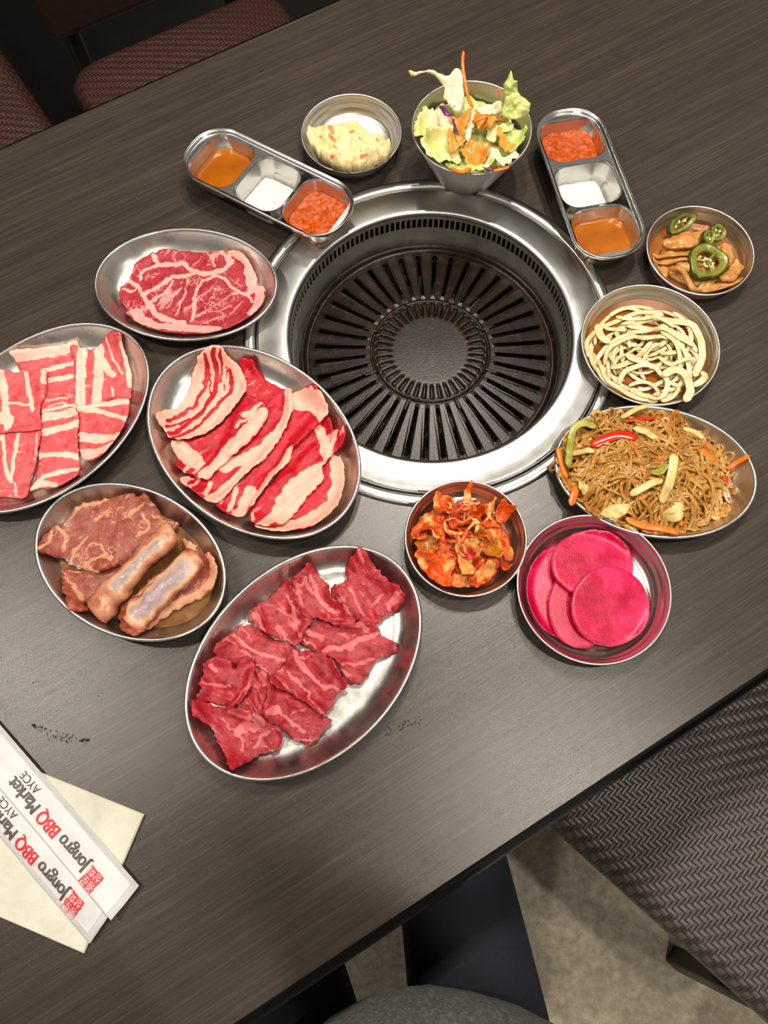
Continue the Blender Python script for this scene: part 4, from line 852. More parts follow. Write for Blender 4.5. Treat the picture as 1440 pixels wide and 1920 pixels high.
a = np.linspace(0, 2*np.pi, 18, endpoint=False)
sheet('pickle_piece', np.c_[BC['jal'][0]+.036*np.cos(a), BC['jal'][1]-.002+.034*np.sin(a)], M['pickle'], 0.007, label='soy-brown pickle piece lying under all the others', cat='pickle', group='brown pickle pieces', relief=0.004, rfreq=60, seed=130)
for i, (P, zz, th_, lab) in enumerate([
    ([(690, 1040), (840, 1020), (1000, 1010), (1150, 980), (1120, 1060), (950, 1110), (780, 1122), (690, 1090)], .014, .005, 'flat pickle piece along the near rim of the pepper bowl'),
    ([(180, 770), (300, 800), (345, 870), (320, 915), (240, 880), (190, 830)], .016, .006, 'stubby pickle piece at the left rim of the pepper bowl'),
    ([(420, 790), (540, 785), (650, 870), (560, 885), (430, 872)], .016, .006, 'small pickle piece left of the big pepper ring'),
    ([(180, 640), (260, 690), (400, 720), (550, 690), (570, 745), (440, 775), (280, 772), (205, 720)], .018, .004, 'long pale pickle strip on the left of the pepper bowl'),
    ([(600, 385), (720, 330), (800, 280), (842, 320), (800, 400), (680, 415)], .018, .005, 'pickle piece between the two far pepper slices'),
    ([(185, 590), (330, 612), (540, 602), (655, 570), (640, 640), (540, 690), (360, 692), (240, 655)], .020, .004, 'curved pickle strip in the middle left of the pepper bowl'),
    ([(278, 490), (420, 440), (600, 408), (765, 400), (740, 500), (640, 560), (480, 590), (370, 602), (308, 550)], .022, .006, 'big pickle chunk below the leaning pepper slice'),
    ([(995, 520), (1090, 530), (1142, 600), (1140, 700), (1080, 770), (1000, 790), (955, 700), (960, 600)], .020, .005, 'round pickle slice to the right of the big pepper ring'),
    ([(945, 920), (1020, 850), (1110, 760), (1168, 695), (1232, 780), (1200, 860), (1120, 960), (1085, 1012), (980, 972)], .022, .007, 'square-edged pickle chunk at the right of the pepper bowl')]):
    sheet('pickle_piece', K(P, zz), M['pickle'], th_, label=lab, cat='pickle', group='brown pickle pieces', relief=0.0012, rfreq=60, seed=131+i, jit=0.0006, soft=3, res=0.0012, stiff=th_ >= .005)
strand('pickle_piece', K([(330, 850), (480, 890), (600, 985), (660, 1080), (685, 1130)], .018), .0062, .0050, M['pickle'], 'curved pickle strip at the near left of the pepper bowl', 'pickle', 'brown pickle pieces', n=10)
M['jal_skin'] = plain('pickled_green_pepper_skin', (34, 46, 6), (70, 84, 18), 0.14, 90, 0.15, 200)
M['jal_flesh'] = plain('pickled_pepper_flesh', (92, 98, 24), (140, 136, 58), 0.22, 140, 0.3, 300)
M['seed'] = plain('pepper_seed', (232, 200, 130), (244, 222, 168), 0.35, 300, 0.2)
def jal(cx, cy, zc, rx, ry, rot, tilt, label, seeds, hole=0.62, thick=0.006):
    p = at(K.a[0]+cx*K.a[2], K.a[1]+cy*K.a[2], zc-.007)
    sl, X, Y = gxy(p[0]-rx*.7, p[0]+rx*.7, p[1]-ry*.7, p[1]+ry*.7); zc = float(np.percentile(HF[sl], 90))+thick/2+abs(math.sin(tilt[0]))*ry*.5
    p = at(K.a[0]+cx*K.a[2], K.a[1]+cy*K.a[2], zc)
    e = empty('pepper_slice', (p[0], p[1], zc)); e.rotation_euler = (tilt[0], tilt[1], rot); tag(e, label, 'pepper', 'green pepper slices')
    a = np.linspace(0, 2*np.pi, 40, endpoint=False); wob = 1+0.07*np.cos(3*a+1)+0.03*np.cos(5*a)
    def loop(k, zz): return np.c_[rx*k*wob*np.cos(a), ry*k*wob*np.sin(a), np.full(40, zz)]
    h = thick/2
    mesh_obj('skin', *rings([loop(.90, h), loop(.96, h*1.02), loop(1.0, h*.6), loop(1.02, 0), loop(1.0, -h*.6), loop(.95, -h)], False, False), M['jal_skin'], e)
    mesh_obj('flesh', *rings([loop(.95, -h), loop(hole, -h*.9), loop(hole*.94, 0), loop(hole, h*.85), loop(.92, h)], False, False), M['jal_flesh'], e)
    for k in range(3):
        b = 2*np.pi*k/3+.6
        Q = np.array([(0, 0, 0), (rx*hole*.5*math.cos(b), ry*hole*.5*math.sin(b), 0.0006), (rx*hole*math.cos(b), ry*hole*math.sin(b), 0)])
        mesh_obj('membrane', *sweep(resample(Q, .0015), .0016, h*.7, 8, .9), M['jal_flesh'], e)
    for k in range(seeds):
        b, q = random.uniform(0, 6.28), random.uniform(.1, .42)
        c = np.array([rx*q*math.cos(b)-rx*.1, ry*q*math.sin(b), h*random.uniform(.5, 1.1)]); d = random.uniform(0, 3.1)
        Q = c+np.outer(np.linspace(-.0016, .0016, 6), [math.cos(d), math.sin(d), random.uniform(-.3, .3)])
        mesh_obj('seed', *sweep(Q, .00125, .0007, 7, .35), M['seed'], e)
    return e
jal(905, 420, .0290, .0100, .0090, .4, (.5, .2), 'small green pepper slice behind the big pepper ring', 3, .6)
jal(800, 470, .0280, .0080, .0075, 1.0, (.5, -.2), 'small green pepper end piece touching the big pepper ring', 2, .5)
jal(480, 300, .0300, .0185, .0085, .52, (.75, .0), 'green pepper slice leaning on the far left wall of its bowl', 5, .62)
jal(785, 765, .0335, .0200, .0200, .2, (.12, -.05), 'biggest green pepper ring with cream seeds, on top of the pickles', 15, .60, .008)
HF = hk; hk = guard(BC['onion'], .0666, .0235)
# ------------------------------------------------------------------ onion strips
K = Crop(1020, 510, 420/1440); z = 0.022
M['onion'] = plain('sliced_white_onion', (206, 184, 132), (236, 222, 186), 0.26, 60, 0.2, 240, sss=0.3, stops=[(0.28, (192, 166, 108)), (0.5, (218, 200, 150)), (0.72, (236, 226, 194))])
OL = {(750, 290): 'broad white onion strip curving down the right wall of its bowl', (500, 690): 'closed oval onion ring at the near side of its bowl', (770, 660): 'thick white onion strip dipping over the near rim of its bowl', (960, 720): 'short curled onion strip at the right of its bowl', (360, 300): 'wide flat onion strip at the far left of its bowl', (430, 600): 'straight onion strip slanting through the middle of its bowl', (560, 710): 'small onion ring inside the closed oval one'}
og = 'thin onion strips in the large bowl'; ol = 'thin glossy onion strip tangled in the big bowl right of the grill'
for i in range(58):
    c = BC['onion']; a0, rr0 = random.uniform(0, 6.28), random.uniform(.014, .044); ln = random.uniform(1.2, 2.6)
    off = (random.uniform(-.022, .022), random.uniform(-.022, .022))
    P = np.array([(off[0]+rr0*math.cos(a0+ln*k/5), off[1]+rr0*.9*math.sin(a0+ln*k/5)) for k in range(6)])
    P = P/np.maximum(1, np.hypot(P[:, 0], P[:, 1])/.053)[:, None]+np.array([c[0], c[1]-.003])
    strand('onion_strip', np.array(P), random.uniform(.0030, .0054), .0017, M['onion'], ol, 'onion', og)
for P, w_, h_ in [([(345, 640), (345, 560), (375, 500), (450, 430), (560, 400), (700, 395), (820, 430), (900, 500), (940, 600), (945, 700)], 38, .0030), ([(280, 560), (280, 480), (300, 400), (370, 330), (470, 280), (600, 230), (700, 225), (790, 250)], 36, .0030),
     ([(360, 300), (380, 380), (430, 440)], 62, .0026), ([(400, 330), (470, 340), (545, 345)], 32, .0026), ([(750, 290), (880, 290), (970, 310), (1020, 380), (1035, 470), (1020, 560), (970, 665)], 56, .0034),
     ([(310, 440), (320, 540), (345, 650), (400, 720), (480, 765)], 34, .003), ([(370, 540), (362, 620), (390, 700), (450, 750), (540, 800), (640, 830), (740, 815)], 36, .003), ([(405, 570), (425, 480), (540, 425), (690, 410), (800, 440)], 34, .003),
     ([(430, 600), (520, 580), (620, 520), (692, 450)], 40, .003), ([(540, 330), (680, 345), (800, 380), (945, 400)], 38, .003), ([(740, 400), (840, 470), (880, 560), (880, 650)], 34, .003), ([(900, 420), (960, 450), (992, 500)], 40, .003),
     ([(530, 520), (640, 560), (695, 585)], 54, .0028), ([(420, 600), (440, 700), (490, 745)], 30, .0028), ([(480, 250), (600, 270), (700, 270), (780, 300), (860, 330)], 34, .0028), ([(560, 370), (700, 370), (860, 430), (970, 470)], 34, .0028), ([(740, 530), (820, 580), (920, 560), (990, 560)], 32, .0028), ([(810, 690), (880, 720), (850, 770), (760, 820)], 32, .003),
     ([(500, 690), (530, 620), (620, 590), (720, 600), (790, 660), (800, 740), (740, 800), (640, 812), (560, 770), (530, 710)], 40, .003), ([(560, 710), (610, 685), (680, 690), (735, 730), (735, 780), (690, 805)], 30, .003), ([(960, 720), (1010, 700), (1040, 665), (1010, 640)], 50, .0034), ([(770, 660), (840, 618), (900, 640), (932, 710), (932, 780), (895, 845)], 62, .0034)]:
    strand('onion_strip', K(P, z), K.m(w_)*.95, h_*.65, M['onion'], OL.get(tuple(P[0]), ol), 'onion', og, n=10)
HF = hk; hk = guard(BC['kimchi'], .0538, .0225)
# ------------------------------------------------------------------ kimchi
K = Crop(750, 890, 250/1440); z = 0.022
t = NT('napa_kimchi'); at_ = t.n('ShaderNodeAttribute', attribute_name='Col'); sp = t.n('ShaderNodeSeparateColor'); t.l(at_.outputs['Color'], sp.inputs[0])
cc_ = t.ramp(t.noise(95, 5, 0.65, dist=0.6), [(0.32, (164, 32, 2)), (0.46, (200, 66, 8)), (0.58, (220, 104, 26)), (0.72, (234, 160, 80))])
cp_ = t.ramp(t.noise(120, 4, 0.6), [(0.3, (222, 120, 44)), (0.6, (236, 180, 104))])
fk = t.n('ShaderNodeMapRange', i_1=0.60, i_2=0.66); t.l(t.noise(480, 2, 0.5), fk.inputs[0])
t.l(t.mix(t.math('MULTIPLY', fk.outputs[0], 0.5), t.mix(sp.outputs[0], cc_, cp_), lin((150, 14, 4))), t.p.inputs['Base Color'])
t.set(Roughness=0.2, Coat_Weight=0.2); t.bump(t.math('ADD', t.noise(170, 4, 0.65), t.math('MULTIPLY', t.noise(600, 2), 0.35)), 0.8, 0.002); M['kimchi'] = t.m
M['kimchi_dark'] = plain('olive_brown_kimchi_leaf', (140, 66, 6), (196, 118, 30), 0.2, 80, 0.5, 300)
M['flake'] = plain('chilli_flakes', (150, 16, 8), (190, 34, 14), 0.25, 200, 0.6, 500)
kg = 'kimchi pieces in the bowl'
a = np.linspace(0, 2*np.pi, 20, endpoint=False)
def kim(P, lab, sd, relief=0.008, th=0.0020, mat='kimchi', base=0.0, fat_=(), zz=z, lift=0.0): return sheet('kimchi_piece', K(P, zz), M[mat], th, lines(K, fat_, zz), base=base, label=lab, cat='kimchi', group=kg, relief=relief, rfreq=70, seed=sd, jit=0.0010, soft=3, edge_lift=0.005, res=0.0011, lift=lift, crease=0.003, streak=(sd*1.7, 0.0))
sheet('kimchi_piece', np.c_[BC['kimchi'][0]-.003+.041*np.cos(a), BC['kimchi'][1]-.001+.040*np.sin(a)], M['kimchi'], 0.010, label='folded red kimchi layer at the bottom of the heap', cat='kimchi', group=kg, relief=0.007, rfreq=80, seed=140, soft=3, res=0.0013, crease=0.003)
kim([(570, 1080), (700, 1100), (770, 1180), (650, 1205), (560, 1195)], 'translucent kimchi stem at the near rim of its bowl', 141, base=0.5)
kim([(800, 1080), (870, 1000), (960, 940), (1085, 930), (1050, 1040), (965, 1125), (880, 1192), (760, 1205), (745, 1150)], 'pale kimchi leaf at the near right of its bowl', 142, fat_=[([(860, 1100), (1000, 990)], 90)])
kim([(1090, 880), (1212, 925), (1190, 1010), (1120, 1010)], 'small kimchi scrap at the right end of the heap', 143)
kim([(170, 720), (250, 640), (370, 670), (385, 760), (350, 880), (250, 870), (190, 800)], 'olive kimchi leaf on the left of the heap', 144, mat='kimchi_dark', relief=.006)
kim([(165, 850), (300, 865), (420, 890), (580, 865), (598, 960), (560, 1060), (548, 1215), (430, 1198), (320, 1120), (260, 1040), (200, 980)], 'broad red kimchi leaf at the near left of its bowl', 145, fat_=[([(220, 930), (260, 990)], 60), ([(500, 1000), (540, 940)], 60)])
kim([(105, 650), (180, 540), (240, 440), (330, 428), (440, 468), (512, 520), (505, 620), (440, 700), (380, 760), (370, 660), (230, 620), (150, 705)], 'ruffled orange kimchi leaf at the left rim of its bowl', 146, relief=.012, fat_=[([(280, 480), (340, 560)], 40)])
kim([(355, 330), (360, 260), (400, 195), (460, 198), (540, 240), (595, 270), (560, 340), (480, 420), (420, 450), (340, 410)], 'kimchi piece at the far left of the heap', 147, fat_=[([(380, 250), (400, 340)], 70)], relief=.012)
kim([(880, 370), (960, 300), (1032, 253), (1027, 340), (1000, 410), (930, 440)], 'horn-shaped orange kimchi tip at the far right of the heap', 148, base=0.35, lift=.004)
kim([(1045, 350), (1110, 298), (1150, 330), (1238, 385), (1190, 450), (1130, 505), (1060, 495), (1035, 420)], 'frilly red kimchi piece touching the right wall of its bowl', 149, relief=.012)
kim([(520, 560), (640, 540), (780, 550), (800, 620), (760, 730), (660, 710), (560, 690), (515, 620)], 'kimchi piece in the middle of the heap', 150)
kim([(790, 540), (900, 495), (1000, 488), (1060, 560), (1135, 640), (1180, 740), (1238, 840), (1205, 925), (1130, 905), (1040, 800), (940, 680), (850, 610)], 'long red kimchi leaf down the right side of the heap', 151, fat_=[([(980, 620), (1080, 760)], 50)])
kim([(785, 610), (850, 608), (950, 670), (1035, 760), (1095, 870), (1060, 925), (960, 905), (890, 850), (840, 750), (800, 690)], 'glossy olive-orange kimchi leaf right of the pale stems', 152, mat='kimchi_dark', relief=.006)
kim([(590, 770), (680, 715), (765, 715), (860, 800), (840, 890), (785, 910), (778, 1090), (720, 1118), (650, 1092), (630, 930), (600, 850)], 'pale thick kimchi stem at the centre front of the heap', 153, base=1.0, relief=.005, th=.005)
kim([(640, 880), (720, 820), (800, 880), (790, 930), (690, 930)], 'smear of red chilli flakes on the pale kimchi stem', 154, mat='flake', relief=.003, th=.0012)
kim([(540, 610), (520, 520), (560, 470), (620, 400), (740, 335), (880, 338), (925, 400), (850, 500), (790, 570), (650, 570)], 'large orange kimchi leaf on top of the heap', 155, relief=.011)
kim([(640, 370), (690, 190), (740, 90), (780, 68), (788, 180), (812, 300), (760, 350), (700, 340), (600, 420), (520, 450), (490, 420), (570, 350)], 'tall pointed kimchi leaf at the far rim of its bowl', 156, fat_=[([(740, 170), (750, 310)], 90)], zz=.034, lift=.004)
kc = np.array(BC['kimchi'])
for i in range(30):
    a0 = random.uniform(0, 6.28); rr0 = random.uniform(.004, .036); p = kc+rr0*np.array([math.cos(a0), math.sin(a0)])+[-.003, -.001]; d0 = random.uniform(0, 6.28); ln = random.uniform(.004, .009)
    P = np.array([p-ln*np.array([math.cos(d0), math.sin(d0)]), p+random.uniform(-.003, .003), p+ln*np.array([math.cos(d0+.5), math.sin(d0+.5)])])
    strand('kimchi_shred', P, random.uniform(.0022, .0048), .0016, M['kimchi'], 'narrow red kimchi shred strewn over the heap', 'kimchi', 'small kimchi shreds', n=7, col=(random.choice([0, 0, .3, .9]), 0, 0), twist=random.uniform(-1.5, 1.5))
HF = hk
# ------------------------------------------------------------------ glass noodles
K = Crop(1020, 510, 420/1440); z = 0.024
M['noodle'] = plain('soy_glazed_glass_noodle', (128, 70, 16), (196, 134, 56), 0.14, 45, 0.15, 300, sss=0.25, stops=[(0.25, (140, 86, 26)), (0.5, (190, 134, 58)), (0.75, (224, 180, 110))])
M['noodle'].node_tree.nodes['Principled BSDF'].inputs['Transmission Weight'].default_value = 0.15
pc = (0.2520, 0.2721); pa = math.radians(171.5)
def mound(lx, ly): return 0.004+0.026*np.clip(1-((lx-.006)/.080)**2-(ly/.060)**2, 0, 1)**0.6
mb = MB()
for i in range(760):
    cx, cy = random.gauss(.006, .034), random.gauss(0, .022)
    if ((cx-.008)/.074)**2+(cy/.052)**2 > 1: continue
    a0 = random.uniform(0, 6.28); cur = random.gauss(0, 40); n_ = random.randint(8, 22); pts = []
    x, y = cx, cy
    for k in range(n_):
        pts.append((x, y)); a0 += cur*.0035+random.gauss(0, .16); x += .0035*math.cos(a0); y += .0035*math.sin(a0)
        if ((x-.006)/.080)**2+(y/.056)**2 > 1.0: a0 += 1.1
    pts = np.array(pts); dz = random.uniform(-.006, .004)
    zz = mound(pts[:, 0], pts[:, 1])+dz+.0016*np.sin(np.arange(n_)*.7+i)
    X_ = pts[:, 0]*math.cos(pa)-pts[:, 1]*math.sin(pa)+pc[0]; Y_ = pts[:, 0]*math.sin(pa)+pts[:, 1]*math.cos(pa)+pc[1]
    r_ = random.choice([random.uniform(.0010, .0018), random.uniform(.0018, .0030)])
    zz = np.maximum(zz, samp(HF, (slice(0, GH), slice(0, GW)), X_, Y_)+.0024)
    mb.add(sweep(catmull(np.c_[X_, Y_, zz], 2), r_, min(r_*.5, .0009), 6, .4, twist=random.uniform(-2, 2)))
ml = [np.c_[ellipse(.072, .050, s*.05, 0)[:, :2], np.zeros(120)] for s in np.linspace(0, .95, 8)]
for q in ml: q[:, 2] = mound(q[:, 0], q[:, 1])-.006
V, Fc = rings(ml, False, True); V[:, 2] = np.maximum(V[:, 2], .0045); V = np.c_[V[:, 0]*math.cos(pa)-V[:, 1]*math.sin(pa)+pc[0], V[:, 0]*math.sin(pa)+V[:, 1]*math.cos(pa)+pc[1], V[:, 2]]
mb.add((V, Fc))
tag(mb.build('glass_noodles', M['noodle']), 'heap of brown glossy stir-fried glass noodles on the right oval plate', 'noodles', kind='stuff')
sl, X, Y = gxy(pc[0]-.1, pc[0]+.1, pc[1]-.08, pc[1]+.08)
lx = (X-pc[0])*math.cos(pa)+(Y-pc[1])*math.sin(pa); ly = -(X-pc[0])*math.sin(pa)+(Y-pc[1])*math.cos(pa)
hk = HF.copy(); HF[sl] = np.where((lx/.0925)**2+(ly/.0655)**2 > 1, .0215, HF[sl])
HF[sl] = np.maximum(HF[sl], np.where(((lx-.006)/.080)**2+(ly/.056)**2 < 1, mound(lx, ly)-.0005, 0))
M['pepper_red'] = plain('red_bell_pepper', (196, 26, 6), (228, 56, 16), 0.14, 60, 0.1, 200)
M['cabbage'] = plain('stir_fried_cabbage', (204, 170, 96), (232, 212, 150), 0.22, 80, 0.3, 260, sss=0.2)
M['greencab'] = plain('stir_fried_green_cabbage', (136, 132, 34), (190, 184, 96), 0.22, 60, 0.3, 260, sss=0.2)
for P, w_, h_, mt, lab, cat, g, nm in [
    ([(85, 1130), (110, 1230), (155, 1320)], 32, .003, 'carrot', 'carrot strip hanging over the left rim of the noodle plate, upper', 'carrot', 'carrot strips in the noodles', 'carrot_strip'),
    ([(212, 1365), (190, 1440), (170, 1505)], 46, .003, 'carrot', 'carrot strip crossing the left rim of the noodle plate, lower', 'carrot', 'carrot strips in the noodles', 'carrot_strip'),
    ([(545, 1125), (600, 1215), (612, 1290), (655, 1355)], 30, .003, 'carrot', 'bent carrot strip in the middle of the noodles', 'carrot', 'carrot strips in the noodles', 'carrot_strip'),
    ([(995, 1150), (1050, 1180), (1095, 1215)], 50, .0035, 'carrot', 'bright carrot strip right of the centre of the noodles', 'carrot', 'carrot strips in the noodles', 'carrot_strip'),
    ([(1020, 1115), (1060, 1160)], 24, .003, 'carrot', 'thin carrot strip above the bright one on the right', 'carrot', 'carrot strips in the noodles', 'carrot_strip'),
    ([(1200, 1245), (1260, 1205), (1320, 1183)], 32, .003, 'carrot', 'carrot strip pointing over the right rim of the noodle plate', 'carrot', 'carrot strips in the noodles', 'carrot_strip'),
    ([(530, 1575), (640, 1620), (750, 1640), (865, 1682)], 46, .0035, 'carrot', 'longest carrot strip along the near edge of the noodles', 'carrot', 'carrot strips in the noodles', 'carrot_strip'),
    ([(680, 1215), (765, 1252)], 40, .003, 'carrot', 'short carrot strip left of the long cabbage rib', 'carrot', 'carrot strips in the noodles', 'carrot_strip'),
    ([(590, 1475), (655, 1438)], 38, .003, 'carrot', 'short carrot strip in front of the pale cabbage sliver', 'carrot', 'carrot strips in the noodles', 'carrot_strip'),
    ([(880, 1595), (905, 1615)], 34, .003, 'carrot', 'tiny carrot cube beside the white cabbage chunk', 'carrot', 'carrot strips in the noodles', 'carrot_strip'),
    ([(820, 1275), (860, 1300), (940, 1330)], 26, .003, 'carrot', 'thin carrot strip right of the long cabbage rib', 'carrot', 'carrot strips in the noodles', 'carrot_strip'),
    ([(300, 1125), (390, 1085), (480, 1062), (585, 1085)], 62, .0035, 'pepper_red', 'wide glossy red pepper strip on the noodles', 'pepper', 'red pepper strips', 'red_pepper_strip'),
    ([(520, 955), (620, 936), (730, 925)], 26, .003, 'pepper_red', 'thin red pepper strip at the far side of the noodles', 'pepper', 'red pepper strips', 'red_pepper_strip'),
    ([(1170, 1300), (1195, 1340)], 40, .003, 'pepper_red', 'small red pepper bit at the right end of the noodles', 'pepper', 'red pepper strips', 'red_pepper_strip'),
    ([(535, 1455), (640, 1400), (745, 1358)], 48, .003, 'cabbage', 'pale cabbage sliver left of the long rib in the noodles', 'cabbage', 'cabbage in the noodles', 'cabbage_strip'),
    ([(808, 1200), (790, 1330), (765, 1420), (745, 1500)], 58, .003, 'cabbage', 'long pale cabbage rib on top of the noodles', 'cabbage', 'cabbage in the noodles', 'cabbage_strip'),
    ([(550, 1038), (640, 1062), (725, 1095)], 46, .003, 'cabbage', 'pale cabbage strip behind the red pepper strip', 'cabbage', 'cabbage in the noodles', 'cabbage_strip'),
    ([(125, 1158), (220, 1158), (315, 1172)], 40, .003, 'cabbage', 'pale cabbage strip at the left side of the noodles', 'cabbage', 'cabbage in the noodles', 'cabbage_strip'),
    ([(490, 945), (570, 890), (665, 862)], 32, .003, 'cabbage', 'onion-like pale strip at the far rim of the noodle plate', 'cabbage', 'cabbage in the noodles', 'cabbage_strip'),
    ([(900, 1000), (980, 1012), (1055, 1065)], 32, .003, 'cabbage', 'pale curved strip at the far right of the noodles', 'cabbage', 'cabbage in the noodles', 'cabbage_strip'),
    ([(345, 985), (250, 975), (190, 1010), (172, 1080), (152, 1170), (150, 1265)], 46, .003, 'greencab', 'hooked green cabbage rib at the left of the noodles', 'cabbage', 'cabbage in the noodles', 'cabbage_strip')]:
    strand(nm, K(P, z), K.m(w_)*1.1, h_*.6, M[mt], lab, cat, g, n=8, lift=.0030, twist=0.2)
for P, mt, lab, sd in [([(365, 1565), (415, 1500), (500, 1498), (548, 1520), (490, 1580)], 'cabbage', 'pale cabbage chunk at the near left of the noodles', 160), ([(735, 1570), (795, 1530), (830, 1478), (885, 1490), (902, 1550), (870, 1602), (800, 1590)], 'cabbage', 'white cabbage chunk at the near side of the noodles', 161), ([(222, 1345), (290, 1380), (270, 1425), (225, 1400)], 'cabbage', 'small cabbage chunk near the left rim of the noodle plate', 162), ([(660, 1300), (720, 1270), (760, 1290), (740, 1330), (690, 1340)], 'greencab', 'green cabbage scrap at the centre of the noodles', 163)]:
    sheet('cabbage_chunk', K(P, z), M[mt], .004, label=lab, cat='cabbage', group='cabbage in the noodles', relief=.003, rfreq=90, seed=sd, soft=2, lift=.001, res=.0012)
HF = hk
# ------------------------------------------------------------------ napkin and chopstick sleeves
M['napkin'] = plain('ivory_paper_napkin', (208, 206, 188), (220, 219, 204), 0.8, 60, 0.25, 1200)
M['paper'] = plain('white_printed_paper', (208, 206, 206), (220, 218, 218), 0.5, 40, 0.1, 300)
M['crimp'] = plain('greyish_crimped_paper', (186, 184, 186), (204, 202, 204), 0.6, bump=0)
M['ink'] = plain('grey_ink', (84, 78, 74), (92, 86, 82), 0.6, bump=0)
M['redink'] = plain('red_ink', (212, 40, 52), (222, 52, 62), 0.6, bump=0)
P0 = np.array([-0.2026, -0.0194]); uu = np.array([-0.934, 0.358]); uu /= np.linalg.norm(uu); ww = np.array([-uu[1], uu[0]]); ww = -ww if ww[1] > 0 else ww
nap = empty('paper_napkin', (*(P0+uu*.07+ww*.054), 0)); tag(nap, 'folded ivory paper napkin under the chopstick sleeves', 'napkin')
for k, (zz, ins) in enumerate([(0.0004, 0.0), (0.0012, .0006), (0.0020, .0002), (0.0028, .0010)]):
    nx, ny = 30, 24; g = np.array([[P0+uu*(ins+(0.150-2*ins)*i/nx)+ww*(ins+(0.1086-2*ins)*j/ny) for i in range(nx+1)] for j in range(ny+1)]).reshape(-1, 2)
    zz_ = zz+.0005*fbm(g[:, 0]*40, g[:, 1]*40, k, 2); V = np.vstack([np.c_[g, zz_+.0006], np.c_[g, zz_]]); n = len(g)
    Fc = [(j*(nx+1)+i, j*(nx+1)+i+1, (j+1)*(nx+1)+i+1, (j+1)*(nx+1)+i) for j in range(ny) for i in range(nx)]
    bd = [i for i in range(nx+1)]+[j*(nx+1)+nx for j in range(1, ny+1)]+[ny*(nx+1)+i for i in range(nx-1, -1, -1)]+[j*(nx+1) for j in range(ny-1, 0, -1)]
    Fc += [tuple(i+n for i in f)[::-1] for f in Fc]; Fc += [(bd[i], bd[(i+1) % len(bd)], bd[(i+1) % len(bd)]+n, bd[i]+n) for i in range(len(bd))]
    o = mesh_obj('ply', V-[*(P0+uu*.07+ww*.054), 0], Fc, M['napkin'], nap, smooth=False); fix_normals(o)
def text_mesh(body, size, mat, bold=0.0):
    cu = bpy.data.curves.new('lettering', 'FONT'); cu.body = body; cu.size = size;  cu.extrude = 0.0; cu.fill_mode = 'FRONT'
    ob = bpy.data.objects.new('lettering', cu); COL.objects.link(ob)
    bpy.context.view_layer.update()
    me = bpy.data.meshes.new_from_object(ob.evaluated_get(bpy.context.evaluated_depsgraph_get()))
    V = np.array([v.co[:] for v in me.vertices]) if len(me.vertices) else np.zeros((0, 3)); Fc = [tuple(p.vertices) for p in me.polygons]
    if bold and len(V):      # heavy type: the same outlines struck three times, slightly apart
        n0 = len(V); F0 = Fc; V0 = V; V = np.vstack([V0+[dx*bold, 0, 0] for dx in (-1.6, -.5, .5, 1.6)]); Fc = [tuple(i+k*n0 for i in f) for k in range(4) for f in F0]
    bpy.data.objects.remove(ob); bpy.data.curves.remove(cu); bpy.data.meshes.remove(me)
    T_ = []
    for f in Fc:
        for k in range(1, len(f)-1): T_.append((f[0], f[k], f[k+1]))
    V = list(map(tuple, V)); mid = {}
    for _ in range(5):          # split long triangles so that the print can follow the paper
        out = []; ch = False
        for a, b, c in T_:
            e = [(math.dist(V[a], V[b]), a, b, c), (math.dist(V[b], V[c]), b, c, a), (math.dist(V[c], V[a]), c, a, b)]
            L_, p, q, r = max(e)
            if L_ > 0.16*size:
                key = (min(p, q), max(p, q))
                if key not in mid: mid[key] = len(V); V.append(tuple((x+y)/2 for x, y in zip(V[p], V[q])))
                m = mid[key]; out += [(p, m, r), (m, q, r)]; ch = True
            else: out.append((a, b, c))
        T_ = out
        if not ch: break
    return np.array(V).reshape(-1, 3), T_
KS = Crop(0, 1420, 280/1415)
